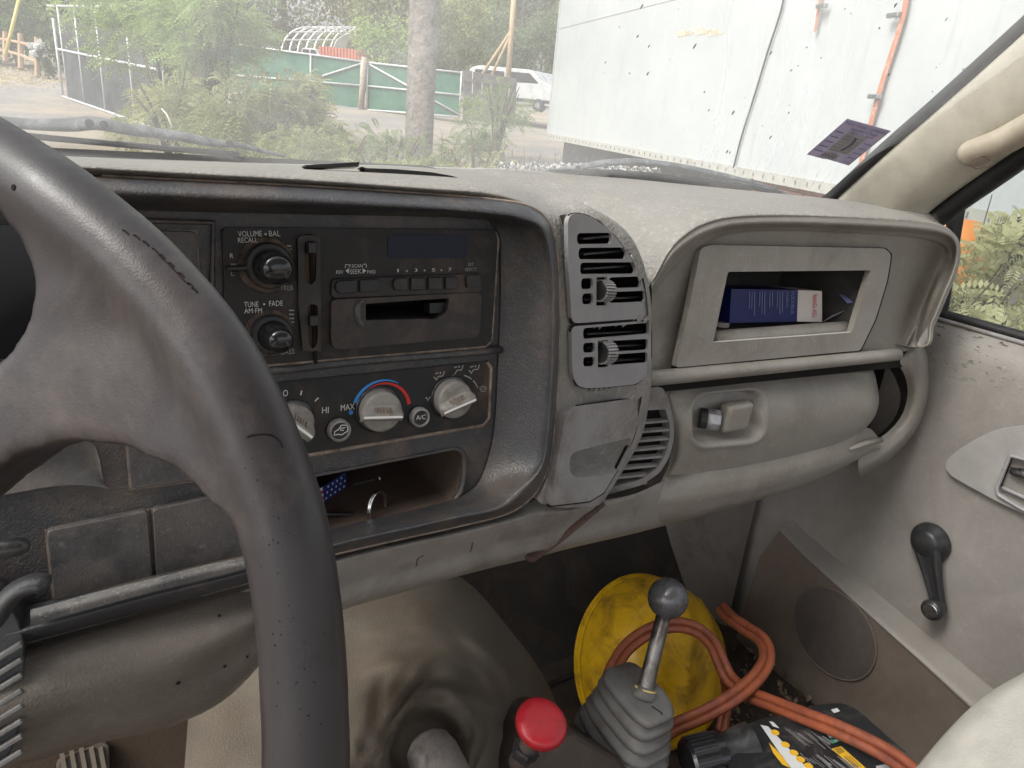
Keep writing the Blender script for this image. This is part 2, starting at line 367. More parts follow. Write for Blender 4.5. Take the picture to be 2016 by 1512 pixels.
# ---- vents on the right shoulder of the cluster
vl = [lpA.at(1112, 640) + FP.n * .002, PY(1283, 640, .4965), lpA.at(1122, 425) + FP.n * .002]
VP = Plane(vl[0], vl[1] - vl[0], vl[2] - vl[0]).off(.0008)
def vent(outer, slots, wheel, slot_px, vanes):
    cut(hood_o, grow(outer, .972))
    plate('vent_joint', rounded(VP.off(-.0012).poly(grow(outer, 1.022)), .006), VP.n, .002, M_dark, dash, holes=[VP.off(-.0012).poly(grow(outer, .965))])
    well('vent_duct', VP.off(-.009).poly(grow(outer, .985)), -VP.n * .05, .9, M_dark, dash)
    holes = [rounded(VP.poly(s), .0042, 4) for s in slots] + [VP.poly(slot_px)]
    v = plate('air_vent', rounded(VP.poly(outer), .008), VP.n, .0042, M_vent, dash, holes=holes, bv=.0009, seg=2, hole_th=.0025)
    bb = [min(q[0] for q in outer), max(q[0] for q in outer), min(q[1] for q in outer), max(q[1] for q in outer)]
    for y in vanes:
        mb = MB(); xr = bb[1] - 14 - max(0, 560 - y) * .62; a, b_ = VP.off(-.013).at(bb[0] + 26, y), VP.off(-.013).at(xr - 6, y - 6)
        mb.box((a + b_) / 2, (b_ - a) / 2, VP.v * .0008, VP.n * .003); mb.build('vane', M_matblk, v)
    x0, x1, y0, y1 = wheel
    c = VP.off(-.002).at((x0 + x1) / 2, (y0 + y1) / 2); hw = np.linalg.norm(VP.at(x1, y0) - VP.at(x0, y0)) / 2 * .8; rad = np.linalg.norm(VP.at(x0, y1) - VP.at(x0, y0)) / 2
    mb = MB(); n = 22
    mb.lathe([(rad * .78, -hw), (rad * .92, -hw * .9), (rad * .95, hw * .5), (rad * .8, hw)], c, VP.u, 24)
    w = mb.build('thumbwheel', M_matblk, v)
    mb = MB()
    for k in range(n):
        t = 2 * math.pi * k / n; d = VP.v * math.cos(t) + VP.n * math.sin(t); tt = np.cross(VP.u, d)
        mb.box(c + d * rad * .95, VP.u * hw, d * rad * .07, tt * rad * .085)
    mb.build('ridges', M_shell, w); return v
def grow(pts, k):
    P = np.array(pts, float); c = P.mean(0); return [tuple(c + (p - c) * k) for p in P]
def rect(x0, y0, x1, y1, dy=0): return [(x0, y0), (x1, y0 + dy), (x1, y1 + dy), (x0, y1)]
up = [(1118,437),(1122,424),(1132,420),(1146,421),(1160,425),(1186,441),(1214,468),(1243,507),(1266,556),(1278,600),(1281,626),(1126,637),(1119,520)]
dnv = [(1125,643),(1282,631),(1282,700),(1280,720),(1272,742),(1252,757),(1200,762),(1157,765),(1140,761),(1131,748),(1127,732)]
vent(up, [rect(1136,459,1204,481,-1), rect(1139,488,1233,511,-1), rect(1142,517,1251,540,-1), rect(1144,548,1168,570,-1), rect(1199,546,1262,568,-2), rect(1146,578,1168,600,-1), rect(1199,575,1270,597,-3)],
     (1177,1199,551,594), [(1174,546),(1194,545),(1194,601),(1174,602)], [470, 500, 529, 590])
vent(dnv, [rect(1148,646,1277,668,-11), rect(1148,675,1172,695,-1), rect(1201,671,1276,693,-4), rect(1148,703,1172,722,-1), rect(1201,698,1275,719,-5)],
     (1180,1202,672,716), [(1177,671),(1197,669),(1197,722),(1177,724)], [657, 684, 712])
# ---- pull-out ashtray below the vents, with its finger scoop
ash = [(1109,838),(1113,822),(1124,808),(1140,800),(1267,782),(1265,806),(1247,864),(1214,929),(1189,970),(1161,987),(1083,996)]
AP = Plane(lpA.at(1100, 900) + FP.n * .001, PY(1262, 850, .495) - lpA.at(1100, 900), lpA.at(1112, 830) - lpA.at(1085, 990)).off(.003)
scoop = [(1122,900),(1130,890),(1150,884),(1243,861),(1240,880),(1219,924),(1205,932),(1140,941),(1128,938),(1121,925)]
plate('ashtray_joint', AP.off(-.0015).poly(grow(ash, 1.022)), AP.n, .003, M_dark, dash, holes=[AP.off(-.0015).poly(grow(ash, .95))]); cut(hood_o, grow(ash, .97))
ao = plate('ashtray_front', rounded(AP.poly(ash), .003, 3), AP.n, .02, M_shell, dash, holes=[rounded(AP.poly(scoop), .004, 3)], bv=.0012)
sl_ = np.array(rounded(AP.poly(scoop), .004, 3)); sc = sl_.mean(0); ns = len(sl_)
rws = [sl_] + [sc + (sl_ - sc) * k - AP.n * d + AP.v * u for k, d, u in ((.985, .005, .001), (.95, .012, .006), (.80, .020, .011), (.45, .025, .015))]
mk('finger_scoop', np.concatenate(rws + [[sc - AP.n * .026 + AP.v * .017]]), [(r * ns + i, r * ns + (i + 1) % ns, (r + 1) * ns + (i + 1) % ns, (r + 1) * ns + i) for r in range(4) for i in range(ns)] + [(4 * ns + i, 4 * ns + (i + 1) % ns, 5 * ns) for i in range(ns)], M_pad, ao, True)
# shell skirt under the ashtray, down to the lower band
sk_o = loft('shell_skirt', [[lpA.off(-.006).at(*p) for p in ((1090,846),(1078,920),(1052,972))], [AP.off(-.006).at(*p) for p in ((1112,845),(1092,930),(1068,992))], [AP.off(-.008).at(*p) for p in ((1200,820),(1175,920),(1120,1000))], [PY(*p) for p in ((1280,770,.500),(1262,860,.502),(1188,985,.498))], [PY(*p) + (.01, .08, 0) for p in ((1280,770,.500),(1262,860,.502),(1188,985,.498))]], M_shell, dash, 8, 10)
cut(sk_o, grow(ash, .95))
# ---- round floor vent peeking out beside the ashtray
GP = Plane(PY(1260, 870, .535), (1, -.05, 0), FV)
gv_o = [(1180,772),(1305,762),(1318,790),(1327,830),(1328,862),(1318,900),(1300,930),(1265,955),(1190,976),(1120,990),(1120,780)]
plate('side_vent_backing', GP.off(-.016).poly(grow(gv_o, 1.01)), GP.n, .02, M_dark, dash)
ring_in = [(1185,812),(1310,806),(1319,835),(1319,862),(1310,895),(1294,921),(1262,944),(1190,963),(1130,975),(1130,815)]
gv = plate('side_vent', rounded(GP.poly(gv_o), .006), GP.n, .014, M_shell, dash, holes=[rounded(GP.poly(ring_in), .003)], bv=.001)
for k in range(8):
    y = 826 + k * 17.5; xr = 1319 - 0.0045 * (y - 845) ** 2 * (1 if y > 845 else .3)
    a, b_ = GP.off(-.004).at(1150, y + 14), GP.off(-.004).at(xr, y)
    mb = MB(); mb.box((a + b_) / 2, (b_ - a) / 2, GP.v * .0012, GP.n * .0028 - GP.v * .0008); mb.build('slat', M_shell, gv)
# ---- passenger pad, eyebrow lip and face
st = [  # ridge, lip front, lip under, groove, face top, face mid, face bottom
 [(1283,556),(1283,566),(1283,574),(1283,580),(1283,592),(1281,660),(1278,738)],
 [(1318,496),(1320,508),(1323,517),(1326,524),(1331,536),(1312,635),(1296,736)],
 [(1350,465),(1353,478),(1356,486),(1359,493),(1365,506),(1345,615),(1322,733)],
 [(1390,443),(1393,456),(1396,464),(1399,471),(1405,484),(1385,605),(1362,729)],
 [(1450,430),(1452,442),(1454,450),(1456,457),(1460,470),(1446,600),(1428,722)],
 [(1560,427),(1560,439),(1560,447),(1560,454),(1560,467),(1555,600),(1545,712)],
 [(1700,432),(1700,444),(1700,452),(1700,459),(1699,473),(1685,600),(1660,702)],
 [(1800,438),(1799,450),(1797,458),(1795,465),(1791,480),(1768,600),(1722,697)],
 [(1855,447),(1852,458),(1847,466),(1842,474),(1835,488),(1800,605),(1745,695)],
 [(1881,462),(1876,471),(1869,478),(1863,486),(1854,499),(1812,610),(1760,694)],
 [(1891,488),(1884,494),(1877,500),(1870,507),(1860,518),(1820,620),(1768,693)],
 [(1886,530),(1878,531),(1870,533),(1864,537),(1855,545),(1824,626),(1774,692)],
 [(1864,585),(1856,584),(1849,583),(1844,584),(1837,588),(1818,637),(1779,692)],
 [(1840,640),(1833,638),(1827,637),(1823,637),(1817,640),(1804,662),(1784,691)],
 [(1815,684),(1809,684),(1805,684),(1802,685),(1798,686),(1794,688),(1789,691)]]
oo = (.026, .027, .016, .010, .004, -.006, -.008)
rows = [[PP.off(o + (0 if 0 < i < 13 else -.003)).at(*q) for q, o in zip(s, oo)] for i, s in enumerate(st)]
last = [p + np.array((.004, .12, -.01)) for p in rows[-1]]
for i, s in enumerate(rows):                                # the face hollows towards its right end
    k = (0, 0, 0, 0, 0, 0, .10, .32, .62, .82, .86, .70, .40, .12, 0)[i]
    s[5] = s[5] + np.array((0, .018 * k, 0)); s[4] = s[4] + np.array((0, .009 * k, 0))
pf_o = loft('passenger_face', rows + [last], M_beige, dash, 7, 9, flip=True)
far = [(860,332,.88),(930,334,.88),(1010,336,.87),(1080,340,.875),(1150,346,.87),(1240,352,.86),(1330,361,.845),(1430,371,.82),(1530,381,.785),(1610,389,.745),(1690,397,.70),(1760,403,.66),(1806,409,.63),(1838,418,.62),(1852,440,.62),(1858,480,.62),(1848,530,.62),(1828,585,.62),(1806,640,.62)][:len(st) + 2]
near = [s[0] for s in st]
rowsP = []
rows2 = [[PY(1232,575,.56)], [PY(1262,568,.55)]] + rows
for i, (f, s) in enumerate(zip(far, rows2)):
    p3 = PY(*f); p0 = s[0]
    k = max(0, 1 - i / 3.0)
    b_ = .0085 if i < 10 else .003
    rowsP.append([p0 + (0, -.0004, -.0006), p0 + (0, .008, .004), p0 * .72 + p3 * .28 + (0, 0, b_), p0 * .38 + p3 * .62 + (0, 0, b_ * .8), p3, p3 + (0, .05, -.006)])
loft('passenger_pad', rowsP, M_pad, dash, 6, 6)
cut(pf_o, [(1425,527),(1722,524),(1682,661),(1395,684)])
# trim plate with the open tray
tp = [(1372,530),(1379,492),(1386,486),(1400,482),(1742,489),(1754,500),(1753,515),(1746,555),(1724,628),(1694,690),(1331,724),(1355,618)]
th_ = [(1433,535),(1715,532),(1677,655),(1404,675)]
TP = PP.off(.012)
plate('trim_joint', TP.off(-.006).poly(grow(tp, 1.012)), PP.n, .006, M_dark, dash, holes=[TP.off(-.006).poly(grow(th_, 1.01))])
plate('trim_plate', rounded(TP.poly(tp), .004, 3), PP.n, .008, M_beige, dash, holes=[rounded(TP.poly(th_), .003, 3)], bv=.0025, seg=3)
TL = rounded(TP.off(-.006).poly(th_), .003, 3)
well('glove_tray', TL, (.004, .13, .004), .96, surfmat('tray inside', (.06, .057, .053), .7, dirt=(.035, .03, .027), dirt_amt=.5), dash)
a_, b2_ = TP.off(-.020).at(1398, 672), TP.off(-.020).at(1668, 650)
mb = MB(); mb.tube([a_ + (b2_ - a_) * t for t in np.linspace(0, .97, 8)] + [b2_ + (0, .006, -.004)], [.0125] * 8 + [.007], 12); mb.build('tray_lip', M_beige, dash, True)
mb = MB(); mb.tube([TP.off(-.003).at(x, y) for x, y in ((1404,674),(1500,667),(1600,660),(1675,654))], .0011, 6); mb.build('worn_edge', flat('bare plastic', (.62, .58, .52), .6), dash)
# rail
a_, b2_ = PP.off(.012).at(1272, 746), PP.off(.012).at(1766, 698)
mb = MB(); mb.tube([a_ + (b2_ - a_) * t for t in np.linspace(0, 1, 10)] + [b2_ + (.004, .003, -.001)], [.0085] * 10 + [.004], 14); mb.build('trim_rail', M_beige, dash, True)
plate('rail_backing', PP.off(-.012).poly([(1272,725),(1790,680),(1800,720),(1272,775)]), PP.n, .004, M_dark, dash)
# glove box door: a rolled drum with a dished latch pocket
gd = [
 [(1308,752,.569),(1330,749,.567),(1400,743,.566),(1500,734,.566),(1600,725,.566),(1670,719,.566),(1702,717,.568),(1714,720,.57)],
 [(1311,770,.552),(1333,766,.548),(1402,760,.546),(1501,750,.545),(1601,740,.545),(1674,733,.545),(1708,731,.547),(1722,736,.551)],
 [(1318,810,.540),(1340,805,.532),(1403,798,.528),(1502,788,.527),(1602,776,.527),(1680,767,.527),(1716,766,.530),(1729,770,.538)],
 [(1328,850,.536),(1348,845,.524),(1403,840,.520),(1502,829,.519),(1602,816,.519),(1681,804,.519),(1716,798,.521),(1730,795,.530)],
 [(1326,895,.538),(1346,893,.525),(1401,886,.521),(1500,873,.520),(1600,856,.520),(1675,840,.520),(1708,828,.523),(1722,820,.532)],
 [(1308,935,.543),(1332,935,.532),(1395,928,.527),(1494,912,.526),(1588,890,.526),(1655,870,.527),(1690,853,.530),(1706,842,.538)]]
def dish(V):
    u, v = projN(V); v2 = v + (u - 1430) * .09
    qx = np.abs(u - 1433) - 40; qy = np.abs(v2 - 822) - 20; sdf = np.hypot(np.maximum(qx, 0), np.maximum(qy, 0)) + np.minimum(np.maximum(qx, qy), 0) - 24
    k = 1 / (1 + np.exp(np.clip(sdf / 3.0, -30, 30))); W_ = V.copy(); W_[:, 1] += .023 * k; W_[:, 1] -= .003 * np.exp(-((sdf - 9) / 7) ** 2); return W_
gdoor = loft('glove_box_door', [[PY(*q) for q in r] for r in gd], M_beige, dash, 16, 18, flip=True, disp=dish)
c = PY(1446, 819, .528)
mb = MB(); mb.box(c, (.0215, 0, .0), (0, .009, 0), (0, -.001, .0185)); bev(mb.build('latch_paddle', M_beige, gdoor), .006, 4)
c = PY(1402, 826, .533)
mb = MB(); mb.lathe([(.0, -.008), (.0125, -.008), (.0135, -.004), (.0135, .004), (.0115, .007), (0, .007)], c, (-.8, .6, .0), 8); smooth_by_angle(mb.build('lock_cylinder', surfmat('lock metal', (.40,.40,.42), .5, metal=.6, dirt=(.15,.13,.12), dirt_amt=.4, dscale=60), gdoor))
mb = MB(); mb.lathe([(.0, -.002), (.0125, -.002), (.0125, .006), (0, .006)], c + (-.007, .006, 0), (-.8, .6, .0), 18); mb.build('lock_bezel', M_matblk, gdoor)
# dark hollow behind the gaping right edge of the door, and the end cap round it
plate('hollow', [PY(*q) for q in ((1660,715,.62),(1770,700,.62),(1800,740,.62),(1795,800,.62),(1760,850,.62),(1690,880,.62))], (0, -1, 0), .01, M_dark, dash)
ec = [[(1766,706,.550),(1786,686,.548),(1800,668,.546),(1812,672,.56)],
      [(1768,716,.545),(1792,702,.538),(1815,690,.535),(1826,700,.56)],
      [(1782,742,.545),(1802,738,.532),(1822,735,.530),(1831,745,.56)],
      [(1787,775,.545),(1806,776,.530),(1823,778,.530),(1830,785,.56)],
      [(1778,812,.545),(1795,818,.530),(1812,824,.530),(1818,832,.56)],
      [(1757,842,.545),(1772,852,.532),(1786,862,.530),(1790,870,.56)],
      [(1722,868,.545),(1730,886,.535),(1738,902,.530),(1744,912,.56)],
      [(1690,874,.545),(1690,898,.535),(1690,925,.53),(1695,940,.56)]]
o = loft('end_cap', [[PY(*q) for q in r] for r in ec], M_beige, dash, 5, 5)
ei = [[PY(x, y, yy), PY(x - 18, y + 6, yy + .05)] for (x, y, yy) in [r[0] for r in ec]]
loft('cap_lining', ei, M_matblk, dash, 4, 3)
mb = MB(); mb.tube([PY(1672,884,.524),PY(1700,874,.522),PY(1734,866,.524)], [.003,.0045,.004], 10); mb.build('moulded_tab', M_beige, dash, True)
# lower band below glove box, sweeping left under the cluster
lb = [
 [(1308,935,.543),(1395,928,.527),(1494,912,.526),(1588,890,.526),(1655,870,.527),(1706,842,.538),(1735,868,.545)],
 [(1290,968,.532),(1390,960,.522),(1490,943,.520),(1588,918,.520),(1660,894,.522),(1715,872,.53),(1742,884,.54)],
 [(1270,1000,.53),(1380,988,.524),(1485,968,.523),(1588,940,.523),(1662,912,.524),(1722,886,.532),(1750,880,.542)],
 [(1225,1052,.55),(1370,1018,.545),(1480,988,.545),(1585,955,.545),(1662,920,.545),(1730,882,.55),(1765,862,.555)],
 [(1225,1050,.64),(1370,1015,.64),(1480,985,.64),(1585,952,.64),(1662,917,.64),(1730,880,.64),(1765,860,.64)]]
loft('lower_panel', [[PY(*q) for q in r] for r in lb], M_beige, dash, 6, 6, flip=True)
cb = [
 [(430,1166,.462),(485,1150,.464),(660,1092,.468),(800,1060,.470),(900,1038,.471),(1000,1012,.473),(1060,982,.476),(1120,992,.482),(1190,984,.495),(1250,972,.515),(1310,945,.538)],
 [(430,1178,.452),(485,1162,.453),(660,1104,.457),(800,1070,.459),(900,1049,.460),(1000,1024,.462),(1060,1008,.464),(1120,1004,.470),(1190,990,.49),(1250,978,.512),(1310,955,.535)],
 [(430,1192,.452),(485,1176,.453),(660,1118,.457),(800,1083,.459),(900,1062,.460),(1000,1036,.462),(1060,1022,.465),(1120,1014,.472),(1190,1000,.49),(1250,986,.512),(1310,965,.533)],
 [(440,1220,.46),(500,1206,.461),(670,1150,.465),(800,1118,.467),(900,1092,.468),(1000,1066,.470),(1060,1050,.474),(1120,1038,.482),(1190,1022,.498),(1250,1008,.516),(1310,985,.532)],
 [(455,1270,.47),(520,1252,.472),(680,1196,.476),(800,1162,.478),(900,1133,.480),(1000,1108,.484),(1060,1094,.488),(1120,1078,.495),(1190,1062,.51),(1250,1048,.528),(1310,1032,.545)],
 [(455,1268,.60),(520,1250,.60),(680,1194,.60),(800,1160,.60),(900,1131,.60),(1000,1106,.60),(1060,1092,.60),(1120,1076,.60),(1190,1060,.60),(1250,1046,.60),(1310,1030,.60)]]
cbG = [[PY(*q) for q in r] for r in cb]
loft('lower_band', cbG, M_lower, dash, 5, 5, flip=True)
bvh_cb = None
def band(px, py, lift=.0015):
    """point on the lower band under a sight line"""
    global bvh_cb
    if bvh_cb is None:
        G = grid(cbG[:5], 5, 5); R_, C_ = G.shape[:2]; bvh_cb = BVHTree.FromPolygons([Vector(v) for v in G.reshape(-1, 3)], gridF(R_, C_))
    d = Vector(ray(px, py)).normalized(); h = bvh_cb.ray_cast(Vector((0, 0, 0)), d)
    return np.array(h[0] - d * lift) if h[0] is not None else PY(px, py, .47)
M_rub = surfmat('rubber edge', (.09, .05, .038), .7, dirt=(.05, .03, .025), dirt_amt=.5, dscale=40)
mb = MB(); mb.tube([band(x, y) for x, y in ((1184,990),(1150,1018),(1110,1052),(1070,1082),(1044,1100))], .006, 8, flat=.6); mb.build('rubber_strip', M_rub, dash, True)
for pts in ([(930,1068),(928,1080),(922,1094),(905,1118)], [(834,1093),(822,1100),(820,1112),(815,1128),(808,1142)], [(712,1142),(698,1155),(680,1170)]):
    mb = MB(); mb.tube(cr([band(x, y, -.0002) for x, y in pts], 3), .0007, 6); mb.build('seam', M_rub, dash)
# ---- driver side: blank switch panels, dusty recess, knee panel
def blank(px, r=.003):
    return plate('blank_panel', rounded(FP.off(.0065).poly(px), r, 3), FP.n, .0065, M_blank, dash, bv=.0012)
def gap(px): plate('panel_gap', FP.off(.0012).poly(grow(px, 1.04)), FP.n, .001, M_edge, dash)
for q in ([(230,452),(386,456),(393,590),(240,610)], [(250,870),(430,866),(438,940),(258,964)], [(92,1046),(290,1006),(301,1138),(106,1184)], [(300,1004),(470,966),(484,1094),(308,1136)]):
    gap(q); blank(q)
mb = MB(); mb.tube([FP.off(.003).at(x, y) for x, y in ((200,432),(420,438),(418,600),(415,690))], .002, 6); mb.build('moulded_ridge', M_bezel, dash)
loft('dusty_recess', [[FP.off(.004).at(x, y) for x, y in ((-300,900),(-60,880),(120,868),(180,872),(196,905))], [FP.off(.001).at(x, y) for x, y in ((-300,950),(-60,930),(110,915),(185,925),(205,950))], [FP.off(.004).at(x, y) for x, y in ((-300,1010),(-60,985),(100,958),(170,956),(215,962))]], surfmat('dusty beige', (.085, .080, .080), .7, dirt=(.20, .162, .138), dirt_amt=.62, dscale=16, dust=(.2, .18, .17), dust_amt=.4), dash, 5, 5, flip=True)
ic = plate('instrument_cluster', FP.off(.004).poly([(-300,440),(150,445),(150,700),(-300,720)]), FP.n, .003, M_gloss, dash)
for k in range(0):
    a = FP.off(.0045).at(-40 + k * 13, 632 - k * 3); mb = MB(); mb.box(a, FP.u * .0012, FP.v * .003, FP.n * .0003); mb.build('gauge_tick', M_dim, ic)
kp = [
 [(-300,1365,.44),(-120,1316,.445),(60,1266,.45),(200,1228,.452),(330,1192,.455),(485,1150,.46),(600,1115,.465)],
 [(-300,1395,.425),(-120,1345,.43),(50,1296,.435),(190,1258,.437),(325,1222,.44),(485,1176,.447),(600,1140,.455)],
 [(-300,1470,.41),(-120,1420,.413),(30,1372,.415),(180,1334,.417),(320,1298,.42),(480,1230,.428),(600,1165,.445)],
 [(-300,1560,.41),(-120,1500,.413),(20,1450,.415),(175,1402,.417),(318,1372,.42),(455,1296,.43),(590,1190,.447)],
 [(-300,1650,.43),(-120,1570,.43),(20,1512,.43),(178,1462,.432),(330,1428,.435),(455,1362,.44),(560,1240,.455)],
 [(-300,1660,.52),(-120,1580,.52),(20,1516,.52),(178,1464,.52),(330,1430,.52),(458,1364,.52),(570,1240,.52)]]
M_knee = surfmat('knee panel', (.138, .119, .100), .44, grain=.3, gscale=600, dirt=(.095, .08, .07), dirt_amt=.55, dscale=6, dust=(.3, .28, .26), dust_amt=.2, spec=.4)
knG = [[PY(*q) for q in r] for r in kp]
knee = loft('knee_panel', knG, M_knee, dash, 6, 6, flip=True)
bk = grid(knG, 6, 6); bvh_k = BVHTree.FromPolygons([Vector(v) for v in bk.reshape(-1, 3)], gridF(*bk.shape[:2]))
for x, y, r in ((351,1345,.0016),(443,1312,.0013),(487,1293,.0011),(432,1212,.0012)):
    d = Vector(ray(x, y)).normalized(); h = bvh_k.ray_cast(Vector((0, 0, 0)), d)
    if h[0] is not None:
        p = np.array(h[0] - d * .0008); nn = np.array(h[1]); nn = nn if nn @ np.array(d) < 0 else -nn
        mb = MB(); mb.lathe([(0, 0), (r, 0), (r * .8, .0004), (0, .0004)], p, nn, 9); mb.build('screw_hole', M_dark, knee)
# the rail's scuffed top face
ws_t = [lpC.off(.0045).at(x, y + 3) for x, y in ((60,1197),(100,1187),(200,1160),(296,1137),(400,1111),(487,1092),(560,1071))]
ws_m = [lpB.off(.0014).at(x, y) for x, y in ((60,1214),(95,1205),(198,1178),(296,1152),(400,1126),(486,1107),(560,1087))]
ws_b = [lpB.off(.0012).at(x, y - 1) for x, y in ((60,1231),(90,1222),(198,1194),(298,1166),(400,1140),(485,1120),(560,1100))]
loft('scuffed_strip', [ws_t, ws_m, ws_b], surfmat('scuffed rail', (.15, .142, .133), .5, dirt=(.06, .06, .065), dirt_amt=.66, dscale=26, dust=(.5, .47, .43), dust_amt=.7, scratch=.6, spec=.4), dash, 4, 5, flip=True)
# open slot in the pad behind the cluster (missing cover)
def padpt(px, py, y): return PY(px, py, y)
pit = [((600,325),(708,319),(706,328),(612,331)), ((712,328),(722,331),(780,333),(850,339),(890,346),(912,353),(850,354),(790,350),(735,345),(726,341))]
for k, q in enumerate(pit):
    P = [PY(x, y, .60) for x, y in q]
    d0 = plate('pad_gap', [p + np.array((0, 0, .0)) for p in P], (0, -.97, .24), .012, M_gloss, dash, back=True)
# under-dash clutter
mb = MB(); mb.abox(.28, .62, .62, .70, -.42, -.36); mb.abox(.34, .40, .60, .64, -.47, -.38); bev(mb.build('heater_duct', M_dark, dash), .006)
# ================================================================= CAR RADIO
M_radio = surfmat('radio face', (.022, .021, .021), .5, dirt=(.075, .052, .040), dirt_amt=.42, dscale=22, dust=(.09, .08, .07), dust_amt=.2, spec=.35)
M_door = surfmat('cassette door', (.032, .028, .028), .45, dirt=(.085, .06, .048), dirt_amt=.5, dscale=18, spec=.4, scratch=.1)
radio = thing('car_radio', FP.at(700, 570), 'black car radio with two knobs, preset buttons and an empty cassette slot', 'car radio')
RP = FP.off(.004)
cs_hole = [(720,598),(884,587),(882,608),(876,618),(856,629),(826,628),(720,631)]
plate('faceplate', rounded(RP.poly([(437,447),(974,452),(980,470),(968,668),(955,681),(520,718),(447,728)]), .005, 4), FP.n, .004, M_radio, radio, bv=.001, holes=[RP.poly([(716,594),(887,583),(886,612),(878,624),(858,634),(716,636)])])
mb = MB(); mb.tube([RP.off(-.001).at(*p) for p in ((974,455),(981,472),(968,670),(956,683),(700,704),(500,722))], .0013, 6); mb.build('worn_rim', M_edge, radio, True)
plate('display', rounded(RP.off(.0008).poly([(763,463),(921,462),(920,508),(764,509)]), .003, 3), FP.n, .0008, flat('display glass', (.006, .011, .030), .35, .3), radio)
# slider column
col_o = [(586,470),(594,463),(620,463),(628,470),(632,600),(628,686),(620,692),(602,692),(596,688),(588,600)]
sc1 = [(600,480),(606,474),(618,474),(624,480),(622,552),(613,562),(600,552)]; sc2 = [(606,604),(611,599),(621,599),(626,604),(625,678),(617,687),(607,680)]
SPl = RP.off(.004)
colo = plate('slider_column', rounded(SPl.poly(col_o), .004, 3), FP.n, .004, M_door, radio, holes=[rounded(SPl.poly(sc1), .002, 3), rounded(SPl.poly(sc2), .002, 3)], bv=.0012)
plate('slot_back', SPl.off(-.0035).poly([(592,465),(630,465),(632,692),(594,692)]), FP.n, .0003, M_brown, colo)
for x, y in ((611,487),(616,630)):
    mb = MB(); mb.box(SPl.off(.001).at(x, y), FP.u * .0032, FP.v * .0042, FP.n * .0045); bev(mb.build('slider_tab', M_gloss, colo), .001)
mb = MB(); mb.box(SPl.off(-.0022).at(614, 540), FP.u * .0012, FP.v * .028, FP.n * .001); mb.box(SPl.off(-.0022).at(618, 640), FP.u * .0012, FP.v * .028, FP.n * .001); mb.build('slot_shadow', M_dark, colo)
# knobs
M_esc = surfmat('grimy ring', (.14, .10, .08), .75, dirt=(.022, .021, .021), dirt_amt=.75, dscale=60, spec=.2)
def radio_knob(px, py, r, cap):
    c = RP.at(px, py); k = np.linalg.norm(RP.at(px + 1, py) - RP.at(px, py))
    mb = MB(); mb.lathe([(0, .0003), (r * 1.30, .0003), (r * 1.24, .0007), (0, .0007)], c, FP.n, 40); mb.build('escutcheon', M_esc, radio, True)
    mb = MB(); mb.lathe([(0, .001), (r * 1.05, .001), (r * 1.05, .007), (r * .98, .009), (r * .80, .0095), (r * .76, .0085), (0, .0085)], c, FP.n, 36)
    lv = c + FP.n * .005 - FP.u * r * 1.0 - FP.v * r * .06
    ring = smooth_by_angle(mb.build('balance_ring', M_matblk, radio))
    mb = MB(); mb.box(lv - FP.u * r * .28, FP.u * r * .55, FP.v * r * .13, FP.n * .0035); bev(mb.build('balance_lever', M_gloss, radio), .0012)
    mb = MB(); mb.lathe([(0, .006), (r * .73, .006), (r * .73, .017), (cap * 1.06, .0195), (cap * 1.04, .028), (cap * .98, .0312), (cap * .80, .0335), (cap * .4, .0348), (0, .035)], c, FP.n, 36)
    smooth_by_angle(mb.build('knob', M_gloss, radio), 50)
radio_knob(526, 522, .0150, .0100); radio_knob(532, 656, .0132, .0084)
# button bank
HB = RP.off(.003)
hb = plate('button_bank', rounded(HB.poly([(654,549),(946,538),(950,545),(949,574),(940,577),(660,588),(652,582)]), .003, 3), FP.n, .003, M_door, radio, bv=.0008)
BB = HB.off(.003)
def rbutton(q, r=.0025): bev(plate('button', rounded(BB.poly(q), r, 3), FP.n, .0035, M_matblk, radio), .0009, 2)
rbutton([(660,553),(703,551),(703,577),(662,579)], [.006,.001,.001,.006]); rbutton([(709,551),(751,549),(751,574),(709,576)], [.001,.006,.006,.001])
for x0, w_, rr in ((775,28,[.004,.001,.001,.004]), (810,28,.001), (844,28,.001), (878,27,[.001,.004,.004,.001])):
    k = (x0 - 775) / 105 * 3; rbutton([(x0,548 - k),(x0 + w_,547 - k),(x0 + w_,572 - k),(x0,573 - k)], rr)
rbutton([(919,543),(946,542),(946,566),(920,567)], .001)
# cassette door
CDp = RP.off(.005)
cd = plate('cassette_door', rounded(CDp.poly([(653,590),(940,576),(948,582),(946,650),(938,664),(668,688),(656,684),(652,670)]), .004, 3), FP.n, .005, M_door, radio, holes=[rounded(CDp.poly(cs_hole), .0012, 2)], bv=.0014)
well('cassette_slot', CDp.off(-.0012).poly(cs_hole), (.0, .04, 0), .95, M_dark, cd)
bz = [(697,588),(720,586),(720,598)]
loft('slot_bevel', [[CDp.off(.0012).at(*p) for p in ((712,590),(702,598),(698,615),(703,635),(712,646))], [CDp.off(.0035).at(*p) for p in ((716,592),(709,600),(707,616),(710,632),(716,641))], [CDp.off(-.002).at(*p) for p in ((722,597),(720,602),(720,616),(720,626),(721,632))]], surfmat('worn slot', (.09, .09, .093), .4, dirt=(.05, .04, .04), dirt_amt=.5, dscale=40), cd, 4, 4, flip=True)
mb = MB(); mb.box(CDp.off(-.012).at(858, 604), FP.u * .008, FP.v * .004, FP.n * .006); mb.build('slot_flap', M_matblk, cd)
